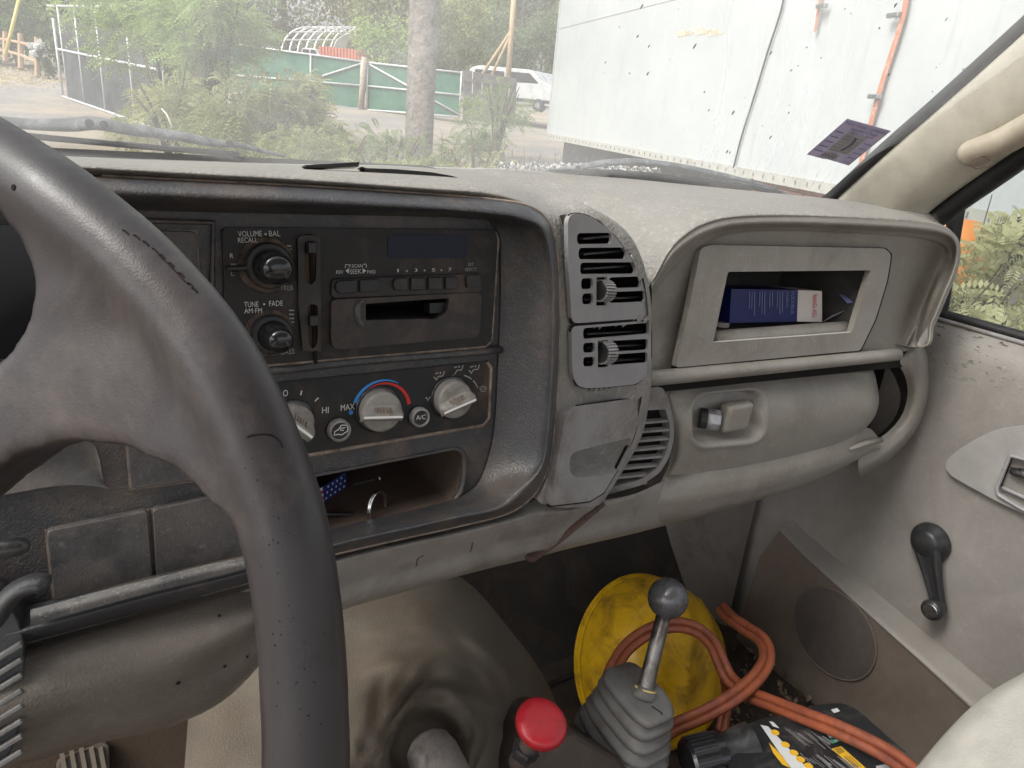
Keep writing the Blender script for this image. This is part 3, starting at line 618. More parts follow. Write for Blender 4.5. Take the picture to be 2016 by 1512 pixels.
# print
T = lambda s, a, b, h, m=M_print, pl=RP: text(s, pl, a, b, h, m, radio, rise=.0010)
T('VOLUME', (469,466), (516,465), 11); T('BAL', (530,465.5), (552,465), 11); T('RECALL', (469,478), (507,477), 10)
T('R', (453,508.5), (460,508.5), 10); T('L', (455,543), (461,543), 10, M_dim); T('TREB', (551,572), (577,571), 9.5, M_dim)
T('TUNE', (481,605), (509,604), 10.5); T('FADE', (530,603), (557,602), 10.5); T('AM·FM', (481,617), (516,616), 9.5); T('F', (459,642), (464,642), 10, M_dim); T('BASS', (553,698), (580,696.5), 10, M_dim)
T('P.SCAN', (687,527), (714,526.5), 6.5); T('REV', (662,539.5), (676,539), 7); T('SEEK', (689,539.5), (712,538.5), 9); T('FWD', (723,539), (740,538.5), 7)
T('1', (782,536), (785,536), 6.5); T('3', (816,535), (822,535), 6.5); T('5', (850,534.5), (857,534.5), 6.5); T('7', (883,534), (889,534), 6.5)
T('SET', (921,523.5), (933,523.5), 6, M_dim); T('EJECT', (916,533.5), (938,533), 6, M_dim)
def dot(pl, px, py, r, m, par):
    c = pl.off(.0006).at(px, py); return mk('marking', [c + r * (pl.u * math.cos(t) + pl.v * math.sin(t)) for t in np.linspace(0, 2 * math.pi, 13)[:-1]], [tuple(range(12))], m, par)
for x, y in ((523,461),(520,599)): dot(RP, x, y, .0007, M_print, radio)
for x, y in ((801,533.5),(836,532.5),(869,532)): dot(RP, x, y, .0009, M_dim, radio)
for pts in ([(680,533),(687,528),(687,539)], [(721,533),(714,528),(714,539)]):
    P = [RP.off(.0006).at(*p) for p in pts]; mk('marking', P, [(0, 1, 2)] , M_print, radio)
stroke(RP, [(680,528),(680,521),(686,521)], .0005, M_print, radio); stroke(RP, [(715,520),(721,520),(721,527)], .0005, M_print, radio)
for x, y in ((460,521),(466,653)): stroke(RP, [(x - 6, y), (x + 6, y)], .0016, M_dim, radio)
for i, (x, y) in enumerate([(569,484),(569,491),(569,499),(574,611),(574,619),(574,627),(574,634)]): stroke(RP, [(x - 5, y), (x + 5, y)], .0011, M_dim, radio)
for y in range(510, 558, 7): dot(RP, 571, y, .0004, M_dim, radio)
for y in range(642, 680, 7): dot(RP, 575, y, .0004, M_dim, radio)
# ================================================================= CLIMATE CONTROL
clim = thing('climate_control', FP.at(750, 800), 'black heater control panel with three grey dials below the radio', 'heater controls')
CP = FP.off(.0015)
M_clim = surfmat('climate face', (.024, .024, .025), .55, dirt=(.085, .058, .042), dirt_amt=.40, dscale=17, spec=.3)
plate('control_panel', rounded(CP.poly([(500,758),(958,711),(967,722),(963,822),(950,837),(592,897),(500,915)]), .006, 4), FP.n, .0015, M_clim, clim)
mb = MB(); mb.tube([CP.at(*p) for p in ((958,712),(967,724),(963,822),(950,838),(760,870),(592,899))], .0016, 6); mb.build('panel_rim', M_edge, clim, True)
mb = MB(); mb.tube([FP.off(.003).at(*p) for p in ((460,738),(700,712),(955,692),(985,688))], .004, 8, flat=.8); mb.build('panel_brow', M_bezel, clim, True)
M_dial = surfmat('dial grey', (.25, .235, .215), .35, dirt=(.13, .11, .09), dirt_amt=.4, dscale=45, spec=.5)
M_ptr = flat('pointer white', (.78, .78, .76), .5)
def dial(px, py, rpx, p0, p1, nose):
    c = CP.off(.0105).at(px, py); r = np.linalg.norm(CP.off(.0105).at(px + rpx, py) - c); c = c - FP.n * .0105
    mb = MB(); mb.lathe([(0, 0), (r * 1.14, 0), (r * 1.14, .0012), (r * 1.06, .0016), (0, .0016)], c, FP.n, 40); mb.build('dial_ring', M_gloss, clim, True)
    mb = MB(); mb.lathe([(0, 0), (r * 1.0, 0), (r * .98, .009), (r * .93, .0105), (r * .8, .011), (0, .0112)], c, FP.n, 44)
    d = smooth_by_angle(mb.build('dial', M_dial, clim), 50)
    H = CP.off(.0165); a, b_ = H.at(*p0), H.at(*p1); X = (b_ - a); L = np.linalg.norm(X); X /= L; Yv = np.cross(FP.n, X)
    # grip: a ridge across the dial, flared to one side
    s = []; mid = (a + b_) / 2; off = (mid - c) @ Yv; xo = (mid - c) @ X; hl = L / 2; c0 = c; c = c + X * xo; r0_ = r; r = hl
    for t, hgt, wd in ((-.99, .0005, .25), (-.84, .0040, .40), (-.4, .006, .50), (.2, .0062, .56), (.7, .006, .50), (nose - .10, .0045, .30), (nose, .001, .16)):
        q = c + X * r * t; w1 = off + .0018; w0 = off - .0035 - wd * r * 0; 
        s.append([q + Yv * (off + nz * 1) + FP.n * hh for nz, hh in ((r * wd * .95, .0106), (r * wd * .55, .0106 + hgt * .45), (.0018, .0106 + hgt), (-.0018, .0106 + hgt), (-.0038, .0106 + hgt * .5), (-.0052, .0104))])
    lf = loft('dial_grip', s, M_dial, d, 4, 3, flip=False)
    for f in lf.data.polygons: pass
    stroke3([c + X * r * t + Yv * off + FP.n * (.0106 + .0070) for t in np.linspace(-.95, .95, 6)], FP.n, .0019, M_ptr, d, 'pointer')
    for k in range(6):
        q = c + X * r * (-.35 + k * .15) + Yv * (off + r * .30) + FP.n * .0150
        mb = MB(); mb.box(q, X * .0005 + Yv * .0004, Yv * r * .12 - X * r * .05 - FP.n * .001, FP.n * .0005); mb.build('grip_rib', M_edge, d)
    return c0, r0_
c1, r1_ = dial(584, 834, 37, (548,812), (616,862), 1.12)
c2, r2_ = dial(754, 812, 39, (714,822), (794,820), 1.12)
c3, r3_ = dial(898, 788, 34, (872,814), (938,785), 1.10)
M_red = flat('red print', (.55, .035, .035), .5); M_blue = flat('blue print', (.05, .24, .62), .5)
def arc(c, r0, r1, t0, t1, m, w0=1, w1=1, n=28):
    V = []
    for i in range(n + 1):
        k = i / n; t = math.radians(t0 + (t1 - t0) * k); w = (w0 + (w1 - w0) * k) * (r1 - r0) / 2; rm = (r0 + r1) / 2
        for q in (rm - w, rm + w): V.append(c + FP.n * .0006 + q * (FP.u * math.cos(t) + FP.v * math.sin(t)))
    return mk('marking', V, [(2 * i, 2 * i + 2, 2 * i + 3, 2 * i + 1)[::-1] for i in range(n)], m, clim)
ca2 = CP.at(754, 808); arc(ca2, r2_ * 1.26, r2_ * 1.42, 142, 6, M_red, .15, 1.2); arc(ca2, r2_ * 1.40, r2_ * 1.58, 158, 58, M_blue, 1, .25)
T = lambda s, a, b, h, m=M_print: text(s, CP, a, b, h, m, clim)
T('LO', (551,781), (567,780), 13); T('HI', (634,814), (647,813), 12); T('MAX', (671,809), (698,806), 12)
dot(CP, 691, 812, .0018, M_blue, clim)
stroke(CP, [(592,778),(594,769)], .0010, M_print, clim); stroke(CP, [(620,790),(627,783)], .0010, M_print, clim)
for t0, t1 in ((163, 128), (120, 98), (72, 50), (44, 22)): arc(CP.at(899, 786), r3_ * 1.27, r3_ * 1.33, t0, t1, M_dim)
BP_ = CP.off(.0062)
def push(px, py, r):
    c = BP_.at(px, py) - FP.n * .0062; mb = MB()
    mb.lathe([(0, 0), (r * 1.12, 0), (r * 1.12, .001), (0, .001)], c, FP.n, 28); mb.build('button_well', M_gloss, clim)
    mb = MB(); mb.lathe([(r * .72, .0055), (r * .80, .0072), (r * .92, .0070), (r, .0055), (r, 0)], c, FP.n, 32); b_ = smooth_by_angle(mb.build('push_button', M_shell, clim), 60)
    mb = MB(); mb.lathe([(0, .004), (r * .75, .004), (r * .75, .0056), (0, .0058)], c, FP.n, 28); mb.build('button_face', M_face, b_); return b_
k1 = push(670, 849, .0088); k2 = push(829, 823, .0082)
BP_ = CP.off(.0062)
text('A/C', BP_, (819,827), (838,825), 9, M_print, k2)
car = [(657,858),(658,851),(666,846),(671,838),(681,838),(684,843),(683,850),(678,853),(672,857),(664,856)]
stroke(BP_, [(q[0] + 1, q[1] - 1) for q in car], .0008, M_print, k1, closed=True); stroke(BP_, [(680,842),(671,843),(670,847),(677,847)], .0007, M_print, k1)
def seat_icon(x, y, up=True, foot=True):
    stroke(CP, [(x + 9, y - 9), (x + 6, y), (x - 3, y + 1), (x - 8, y + 9)], .0009, M_dim, clim); dot(CP, x + 1, y - 6, .0008, M_dim, clim)
    if up: stroke(CP, [(x - 9, y - 4), (x - 3, y - 6)], .0009, M_dim, clim)
    if foot: stroke(CP, [(x - 12, y + 2), (x - 8, y + 6)], .0009, M_dim, clim)
for q in ((850,780,False,True),(866,740,True,True),(903,728,True,False),(935,727,True,True)): seat_icon(*q)
stroke(CP, [(944,763),(951,760),(958,763),(955,770),(948,771)], .0006, M_dim, clim, closed=True)
for dx in (-3, 1, 5): stroke(CP, [(950 + dx, 763), (949 + dx, 768)], .0005, M_dim, clim)
# ================================================================= STEERING WHEEL
wheel = thing('steering_wheel', PD(-500, 900, .33), 'dark worn leather steering wheel in front of the dashboard, cracked along the rim', 'steering wheel')
M_wheel = surfmat('wheel vinyl', (.028, .0235, .0255), .40, grain=.05, gscale=1200, dirt=(.085, .068, .064), dirt_amt=.34, dscale=9, spec=.5)
rim_px = [(-520,120,.335),(-330,160,.32),(-160,222,.305),(-45,288,.295),(60,355,.287),(139,413,.282),(270,525,.278),(384,654,.275),(455,768,.272),(514,900,.270),(556,1025,.269),(583,1163,.268),(597,1306,.267),(604,1512,.264),(600,1700,.262),(570,1900,.26)]
Rw = cr([PD(*q) for q in rim_px], 7)
wid = np.interp(np.linspace(0, 1, len(Rw)), [0, .2, .33, .45, .55, .68, .8, 1], [.0158, .0160, .0166, .0168, .0170, .0168, .0164, .0162])
mb = MB(); mb.tube(Rw, wid, 20)
wc = np.cross(Rw[40] - Rw[10], Rw[70] - Rw[10]); wc /= np.linalg.norm(wc)
if wc @ ray(400, 700) > 0: wc = -wc
WPn = wc
def wpt(px, py, s): return PD(px, py, s)
sp_out = [(-260,215,.315),(-45,300,.297),(139,420,.285),(270,525,.280),(387,652,.278),(463,764,.276),(512,890,.274),(530,985,.273),(500,1000,.274),(470,985,.275),(442,950,.277),(395,910,.280),(300,868,.286),(200,858,.292),(100,886,.298),(0,958,.304),(-150,1090,.312),(-400,1150,.325)]
hole_ = [(-200,300,.308),(-60,352,.300),(0,385,.297),(70,432,.294),(116,500,.293),(130,560,.293),(118,628,.295),(80,690,.297),(0,742,.300),(-80,765,.304),(-240,800,.315)]
sp = plate('spoke_tmp', [PD(*q) for q in sp_out], WPn, .028, None, None, holes=[[PD(*q) for q in hole_]])
bm = bmesh.new(); bm.from_mesh(sp.data); b0 = [v.co.copy() for v in bm.verts]
bm.free()
# close the back of the spoke, then fuse it with the rim into one moulded body
sv = np.array([v.co[:] for v in sp.data.vertices]); sf = [tuple(p.vertices) for p in sp.data.polygons]
n_all = len(sv); nf = len(sp_out) + len(hole_)
front = [f for f in sf if all(i < nf for i in f)]
mp = {}
for i in range(nf):
    tgt = sv[i] - WPn * .028; j = int(np.argmin(((sv - tgt) ** 2).sum(1))); mp[i] = j
sf += [tuple(mp[i] for i in f)[::-1] for f in front]
bpy.data.objects.remove(sp)
mb.add(sv + WPn * .0155, sf)
rimo = mb.build('rim', M_wheel, wheel, True)
m = rimo.modifiers.new('fuse', 'REMESH'); m.mode = 'VOXEL'; m.voxel_size = .0026; m.use_smooth_shade = True
m = rimo.modifiers.new('relax', 'SMOOTH'); m.factor = .5; m.iterations = 20
bpy.context.view_layer.update()
def onwheel():
    dg = bpy.context.evaluated_depsgraph_get(); e = rimo.evaluated_get(dg); me = e.to_mesh()
    V = [Vector(v.co) + Vector(OFF[rimo.name]) for v in me.vertices]; F = [tuple(p.vertices) for p in me.polygons]
    return BVHTree.FromPolygons(V, F)
bw = onwheel()
def wp(px, py, lift=.0002):
    d = Vector(ray(px, py)).normalized(); h = bw.ray_cast(Vector((0, 0, 0)), d)
    return (np.array(h[0] - d * lift), np.array(h[1])) if h[0] is not None else (None, None)
def crack(pts, r, name='crack'):
    P = [wp(*q)[0] for q in pts]; P = [p for p in P if p is not None]
    if len(P) > 1: mb = MB(); mb.tube(cr(P, 3), [r * .3] + [r] * (len(cr(P, 3)) - 2) + [r * .3], 6); mb.build(name, M_dark, rimo)
crack([(484,861),(500,856),(530,855),(545,862),(553,872),(556,882)], .00028)
for i, (x, y) in enumerate([(240,452),(262,462),(280,474),(298,488),(312,500),(330,516),(350,536),(368,556),(376,566)]):
    crack([(x, y), (x + 7, y + 3), (x + 14, y + 11)], .00032 + .00004 * (i % 3))
crack([(312,502),(340,528),(372,562)], .00025)
pits = MB(); rg = np.random.default_rng(3)
for i in range(46):
    y = rg.uniform(890, 1500); xm = float(np.interp(y, [890, 1025, 1163, 1306, 1512], [520, 556, 583, 597, 604])); x = xm + rg.normal(-18, 34)
    if abs(x - xm) > 66: continue
    p, nn = wp(x, y, -.0001)
    if p is None: continue
    r = rg.uniform(.00018, .00042); nn = nn if nn @ ray(x, y) < 0 else -nn
    pits.lathe([(0, .0002), (r * .7, .00026), (r, 0)], p, nn, 6)
p, nn = wp(27, 369, 0); 
if p is not None: pits.lathe([(0, .0004), (.0011, .0003), (.0013, 0)], p, -nn if nn @ ray(27, 369) > 0 else nn, 8)
po = pits.build('scuff', M_dark, rimo)
# ================================================================= STEERING COLUMN
col_ = thing('steering_column', PD(-60, 1300, .40), 'black ribbed steering column cover with stalk and tilt lever', 'steering column')
M_colm = surfmat('column plastic', (.035, .036, .038), .42, grain=.15, dirt=(.10, .085, .07), dirt_amt=.4, dscale=16, spec=.5)
cpn = Plane(PD(0, 1350, .42), (1, 0, 0), (0, .35, .94))
shroud = plate('shroud', rounded(cpn.poly([(-260,1150),(-10,1165),(30,1210),(46,1250),(47,1400),(20,1490),(-260,1640)]), .006, 3), cpn.n, .05, M_colm, col_, bv=.004, seg=3)
for k in range(8):
    y = 1268 + k * 30; a, b_ = cpn.off(.0015).at(-60, y + 62), cpn.off(.0015).at(44, y - 2)
    mb = MB(); X = b_ - a; L = np.linalg.norm(X); X /= L
    mb.box((a + b_) / 2, X * L / 2, np.cross(cpn.n, X) * .0016, cpn.n * .003); bev(mb.build('rib', surfmat('rib edge', (.16, .155, .15), .5, dirt=(.06, .05, .045), dirt_amt=.5, dscale=30) if k == 0 else bpy.data.materials['rib edge'], col_), .0008)
mb = MB(); mb.tube([PD(-120,1098,.37),PD(-20,1085,.372),PD(20,1079,.374),PD(44,1075,.375),PD(58,1074,.376)], [.0062,.0062,.006,.0054,.0025], 14, flat=.85); mb.build('stalk', M_colm, col_, True)
mb = MB(); mb.tube(cr([PD(-60,1260,.40),PD(-10,1215,.40),PD(14,1180,.40),PD(40,1158,.40),PD(70,1148,.40),PD(96,1150,.40)], 4), list(np.linspace(.011, .0062, 20)) + [.003], 12, flat=.6); mb.build('tilt_lever', M_colm, col_, True)
# ================================================================= FLOOR, TUNNEL, FIREWALL
M_mat = surfmat('floor mat vinyl', (.128, .108, .085), .78, grain=.3, gscale=500, dirt=(.12, .09, .065), dirt_amt=.5, dscale=5, spec=.35, wave=.2)
M_carpet = surfmat('dark carpet', (.045, .036, .03), .95, grain=.9, gscale=420, grain_type='NOISE', dirt=(.075, .055, .042), dirt_amt=.4, dscale=14, spec=.05)
FLZ = -.98
floor = MB(); floor.abox(-.75, 1.2, -.6, 1.15, FLZ - .03, FLZ); cf = floor.build('cab_floor', M_carpet); tag(cf, 'dark carpeted cab floor below the dashboard', None, kind='structure')
fw = loft('firewall', [[(x, 1.16, -.1), (x, 1.12, -.45), (x, 1.02, -.72), (x, .86, FLZ + .01), (x, .80, FLZ + .004)] for x in (-.75, 0, .4, .8, 1.2)], surfmat('firewall mat', (.032, .028, .025), .9, grain=.5, gscale=200, grain_type='NOISE', dirt=(.06, .045, .035), dirt_amt=.4, spec=.1), None, 3, 4, flip=True)
tag(fw, 'dark firewall and toe board under the dashboard', None, kind='structure')
tn = [
 [(400,1130,1.0),(560,1125,1.02),(690,1120,1.04),(850,1118,1.06),(925,1150,1.08),(1000,1235,1.07),(1062,1318,1.06),(1100,1400,1.06),(1110,1470,1.15),(1090,1530,1.3)],
 [(380,1300,.86),(540,1280,.87),(690,1255,.89),(820,1238,.92),(930,1262,.95),(1015,1330,.97),(1072,1385,.97),(1108,1440,.98),(1118,1500,1.06),(1110,1560,1.2)],
 [(370,1420,.77),(530,1400,.78),(690,1370,.79),(820,1345,.82),(925,1372,.85),(1005,1425,.88),(1065,1465,.89),(1105,1510,.92),(1122,1560,1.0),(1118,1620,1.1)],
 [(360,1560,.68),(520,1535,.69),(690,1500,.70),(815,1455,.74),(910,1480,.77),(985,1530,.80),(1055,1570,.83),(1100,1610,.86),(1120,1660,.92),(1120,1720,1.0)],
 [(350,1760,.60),(510,1740,.60),(690,1700,.61),(815,1680,.63),(905,1690,.66),(980,1720,.70),(1050,1750,.74),(1100,1780,.78),(1120,1820,.84),(1120,1880,.92)]]
def rucks(V):
    u, v = projN(V); W_ = V.copy(); D_ = V / np.linalg.norm(V, axis=1)[:, None]
    # gathered folds round the gear lever's hole
    du, dv = (u - 842) / 1.0, (v - 1480) * 1.0
    r = np.sqrt((du / .82) ** 2 + (dv / .92) ** 2)
    asym = 1 + .25 * np.sin(np.arctan2(dv, du) * 2 + .6)
    an = np.arctan2(dv, du); kn_ = np.array([mnoise.noise(Vector((a * 1.3, b / 55, 7))) for a, b in zip(an, r)])
    am = .55 + .45 * np.sin(an * 3 + 1.1)
    rr2 = r * asym + 26 * kn_
    d = .016 * np.exp(-((rr2 - 112) / 13) ** 2) + .013 * am * np.exp(-((rr2 - 158) / 13) ** 2) + .008 * (1 - am) * np.exp(-((rr2 - 205) / 15) ** 2)
    d += .005 * np.sin(an * 6 + 5 * kn_) * np.exp(-((r - 190) / 80) ** 2)
    d -= .060 / (1 + np.exp((r - 84) / 9))
    d += .006 * np.sin(u / 31 + v / 67) * np.exp(-((u - 640) / 130) ** 2) * (v > 1250)
    k = np.array([mnoise.noise(Vector((a / 110, b / 110, 3))) for a, b in zip(u, v)])
    d += .010 * k
    return W_ - D_ * d[:, None]
tun = loft('floor_tunnel', [[PD(*q) for q in r] for r in tn], M_mat, None, 14, 12, flip=True, disp=rucks)
tag(tun, 'wrinkled tan floor covering over the transmission tunnel', None, kind='structure')
# driver's footwell
dm = loft('driver_mat', [[(x, .78, -.62 + .12 * x), (x, .70, -.80), (x, .55, FLZ + .02), (x, .2, FLZ + .012)] for x in (-.5, -.2, 0, .14)], surfmat('driver carpet', (.055, .04, .03), .9, grain=.6, gscale=300, grain_type='NOISE', spec=.1), None, 3, 4, flip=True)
tag(dm, 'brown carpet in the driver footwell', None, kind='structure')
pdl = thing('brake_pedal', PD(175, 1490, .80), 'ribbed rubber brake pedal below the knee panel', 'pedal')
pp = Plane(PD(175, 1490, .80), (1, .1, 0), (0, .45, .9))
plate('pad', rounded(pp.poly([(112,1500),(215,1462),(218,1560),(112,1600)]), .006, 3), pp.n, .012, surfmat('pedal rubber', (.09, .075, .06), .6, dirt=(.05, .04, .03), dirt_amt=.5, dscale=30), pdl, bv=.002)
for x in (128, 148, 168, 188, 206):
    mb = MB(); mb.box(pp.off(.001).at(x, 1520), pp.u * .0022, pp.v * .028, pp.n * .0025); mb.build('rib', surfmat('rib wear', (.17, .14, .11), .6) if x == 128 else bpy.data.materials['rib wear'], pdl)
# main gear lever in the tunnel hole
gl = thing('gear_lever', PD(860, 1560, .74), 'grey scuffed knob of the main gear lever in the tunnel opening', 'gear lever')
M_gk = surfmat('lever knob', (.21, .19, .175), .45, dirt=(.07, .06, .055), dirt_amt=.55, dscale=26, spec=.5)
mb = MB(); ax = PD(836, 1455, .735) - PD(930, 1640, .66); L = np.linalg.norm(ax)
mb.lathe([(.020, 0), (.024, .03), (.0262, L * .55), (.0262, L * .8), (.0235, L * .92), (.017, L * .98), (.009, L * 1.0), (0, L * 1.005)], PD(930, 1640, .66), ax, 30); smooth_by_angle(mb.build('knob', M_gk, gl), 60)
mb = MB(); mb.tube([PD(850, 1500, .80), PD(862, 1530, .74)], .012, 12); mb.build('shaft', M_matblk, gl)
# ================================================================= SHIFT CONSOLE, RED KNOB, BOOTED LEVER
M_cons = surfmat('console', (.065, .05, .042), .6, dirt=(.11, .085, .065), dirt_amt=.5, dscale=18, spec=.3, grain=.2)
con = plate('shift_console', [PD(*q) for q in ((1012,1506,.78),(1090,1448,.80),(1135,1446,.82),(1215,1490,.84),(1300,1590,.84),(1180,1700,.76),(1010,1640,.72))], np.cross(PD(1300,1590,.84) - PD(1012,1506,.78), PD(1090,1448,.8) - PD(1012,1506,.78)) / np.linalg.norm(np.cross(PD(1300,1590,.84) - PD(1012,1506,.78), PD(1090,1448,.8) - PD(1012,1506,.78))), .2, M_cons, None, bv=.006, loc=PD(1150, 1560, .8))
tag(con, 'low brown console box that carries the booted shift lever', 'console')
rk = thing('power_takeoff_knob', PD(1056, 1540, .69), 'round red mushroom knob on a short dark stem', 'control knob')
M_redk = surfmat('red knob', (.36, .012, .020), .34, var=.1, spec=.5, dirt=(.17, .012, .016), dirt_amt=.42, dscale=40)
kc = PD(1066, 1424, .68); kax = np.array((.06, -.30, .95))
mb = MB(); mb.lathe([(.006, -.022), (.0085, -.018), (.014, -.0135), (.0215, -.010), (.0248, -.005), (.0255, 0), (.0248, .003), (.0225, .0052), (.017, .0062), (.008, .0066), (0, .0067)], kc, kax, 40); smooth_by_angle(mb.build('knob_head', M_redk, rk), 60)
mb = MB(); k = kax / np.linalg.norm(kax); mb.lathe([(.0105, -.075), (.0105, -.044), (.0085, -.040), (.0085, -.034), (.007, -.032), (.0065, -.02)], kc, kax, 20); smooth_by_angle(mb.build('stem', M_cons, rk), 40)
mb = MB(); mb.lathe([(.0125, -.058), (.014, -.055), (.014, -.045), (.0125, -.042)], kc, kax, 6); mb.build('collar', M_matblk, rk)
sh = thing('shift_lever', PD(1240, 1520, .86), 'ball topped steel shift lever in a pleated rubber boot in front of the hard hat', 'shift lever')
M_boot = surfmat('boot rubber', (.13, .125, .12), .5, grain=.15, gscale=800, dirt=(.075, .06, .05), dirt_amt=.5, dscale=18, spec=.45, dust=(.2, .18, .16), dust_amt=.3)
bt = PD(1258, 1362, .86)
ux = np.array((1.0, 0.0, .02)); uy = np.array((0, 1.0, .08)); uz = np.array((.03, -.12, 1.0)); uz /= np.linalg.norm(uz)
def boot_ring(hx, hy, h, n=9, sx=0, sy=0):
    pts = []
    for i in range(4 * n):
        t = 2 * math.pi * (i + .5) / (4 * n); c_, s_ = math.cos(t), math.sin(t)
        q = 3.6; rr = (abs(c_) ** q + abs(s_) ** q) ** (-1 / q); pts.append(bt + ux * (hx * rr * c_ + sx) + uy * (hy * rr * s_ + sy) + uz * h)
    return pts
prof = [(.004, .006, .004), (.022, .030, .0035), (.027, .042, .002), (.0295, .0455, -.002), (.0285, .0445, -.008), (.0235, .039, -.012)]
lay = 7; pitch = .0195
for k in range(lay):
    g = 1 + .085 * (k + 1); h0 = -.012 - pitch * k
    hx, hy = .0285 * g, .0445 * g
    prof += [(hx * .86, hy * .9, h0 - .001), (hx * 1.0, hy * 1.0, h0 - .0045), (hx * 1.03, hy * 1.03, h0 - .009), (hx * .99, hy * .99, h0 - .0135), (hx * .84, hy * .88, h0 - .0165)]
rr_ = [boot_ring(*q) for q in prof]; nn_ = len(rr_[0]); V = np.concatenate(rr_); V = V + np.array([[mnoise.noise(Vector(p * 42)) * .0018, mnoise.noise(Vector(p * 42 + 9)) * .0018, mnoise.noise(Vector(p * 60 + 4)) * .0016] for p in V])
mk('boot', V, [(r * nn_ + i, r * nn_ + (i + 1) % nn_, (r + 1) * nn_ + (i + 1) % nn_, (r + 1) * nn_ + i)[::-1] for r in range(len(rr_) - 1) for i in range(nn_)] + [tuple(range(nn_))], M_boot, sh, True)
bl = PD(1315, 1178, .875); rb = PD(1268, 1366, .858)
mb = MB(); mb.tube([rb + (rb - bl) * .08, rb, rb * .5 + bl * .5, bl + (rb - bl) * .1], [.0105, .0098, .0094, .0088], 18); mb.build('rod', surfmat('lever steel', (.22, .21, .20), .38, metal=.85, dirt=(.09, .07, .055), dirt_amt=.55, dscale=38, scratch=.3), sh, True)
mb = MB(); mb.sphere(bl, .0248, 32, 20); mb.build('ball_knob', surfmat('worn ball', (.10, .10, .105), .28, metal=.35, dirt=(.08, .075, .07), dirt_amt=.4, dscale=34, spec=.6), sh, True)
mb = MB(); mb.lathe([(.017, -.004), (.0155, .003), (.0115, .007), (.0105, .009)], rb, bl - rb, 20); mb.build('boot_collar', M_boot, sh, True)
wv = np.array(bl - rb) / np.linalg.norm(bl - rb); wu = np.cross(wv, (0, 1, 0)); wu /= np.linalg.norm(wu); ww = np.cross(wv, wu)
mb = MB(); mb.tube([rb + wv * .006 + (wu * math.cos(t) + ww * math.sin(t)) * .0122 for t in np.linspace(.4, 6.0, 24)] + [rb + wv * .008 + wu * .020 + ww * .001], .0011, 8); mb.build('wire_tie', flat('yellow wire', (.62, .50, .16), .5), sh, True)
for a_, b2_ in (((1292,1385),(1312,1400)), ((1226,1340),(1250,1356))):
    pass
mb = MB(); mb.tube([PD(1283,1390,.8330),PD(1295,1398,.832),PD(1303,1404,.8305),PD(1304,1412,.832)], .0007, 5); mb.build('crack', M_dark, sh)
# ================================================================= HARD HAT
hat = thing('hard_hat', PD(1290, 1330, 1.20), 'dirty yellow hard hat lying on the passenger floor', 'hard hat')
M_hat = surfmat('yellow shell', (.62, .36, .010), .34, var=.12, dirt=(.17, .09, .02), dirt_amt=.5, dscale=13, dust=(.10, .07, .02), dust_amt=.6, scratch=.15, spec=.45)
hup = np.array((-.16, -.78, .59)); hup /= np.linalg.norm(hup)
hf = np.array((-.35, -.75, -.3)); hf -= hup * (hf @ hup); hf /= np.linalg.norm(hf); hs = np.cross(hup, hf)
hc = PD(1270, 1300, 1.31)
V = []; nu_, nv_ = 64, 26
for j in range(nv_ + 1):
    ph = j / nv_ * math.pi / 2; rq = math.cos(ph) if j < nv_ else 0.0
    for i in range(nu_):
        t = 2 * math.pi * i / nu_; cx_, sx_ = math.cos(t), math.sin(t)
        r = rq; z = math.sqrt(max(0, 1 - r ** 3.3))
        ridge = .006 * math.exp(-((sx_ * r) / .10) ** 2) * (ph > .25) + .0035 * math.exp(-((abs(sx_ * r) - .38) / .07) ** 2) * (ph > .3) * (cx_ * r > -.8)
        V.append(hc + hf * (cx_ * r * .150) + hs * (sx_ * r * .132) + hup * (z * .145) + (hf * cx_ * r + hs * sx_ * r + hup * z) * ridge)
F = [(j * nu_ + i, j * nu_ + (i + 1) % nu_, (j + 1) * nu_ + (i + 1) % nu_, (j + 1) * nu_ + i) for j in range(nv_) for i in range(nu_)]
solid(mk('shell', V, F, M_hat, hat, True), .003)
br = []
for k, (e, h) in enumerate(((1.0, .004), (1.03, -.004), (1.015, -.008), (1.035, -.010), (1.037, -.013), (1.01, -.012))):
    for i in range(nu_):
        t = 2 * math.pi * i / nu_; pk = 1 + .10 * max(0, math.cos(t)) ** 3 * (e > 1.02)
        br.append(hc + hf * (math.cos(t) * .150 * e * pk) + hs * (math.sin(t) * .132 * e) + hup * h)
mk('brim', br, [(r * nu_ + i, r * nu_ + (i + 1) % nu_, (r + 1) * nu_ + (i + 1) % nu_, (r + 1) * nu_ + i)[::-1] for r in range(5) for i in range(nu_)], M_hat, hat, True)
# ================================================================= ORANGE TWIN HOSE
M_hose = surfmat('orange hose', (.27, .074, .033), .45, dirt=(.12, .038, .028), dirt_amt=.5, dscale=20, spec=.45, var=.15)
hose = thing('twin_hose', PD(1490, 1370, .98), 'flat orange twin hose looped over the yellow hard hat and the black jug', 'hose')
def hose_run(px, r=.0061):
    P = cr([PD(*q) for q in px], 8); T_ = np.gradient(P, axis=0); T_ /= np.linalg.norm(T_, axis=1)[:, None]
    Dv = P / np.linalg.norm(P, axis=1)[:, None]; Sd = np.cross(T_, Dv); Sd /= np.linalg.norm(Sd, axis=1)[:, None]
    for k in range(len(Sd)): Sd[k] = Sd[max(0, k - 1)] * .3 + Sd[k] * .7; Sd[k] /= np.linalg.norm(Sd[k])
    for sg in (-1, 1):
        mb = MB(); mb.tube(P + Sd * sg * r * .86, r, 10); mb.build('strand', M_hose, hose, True)
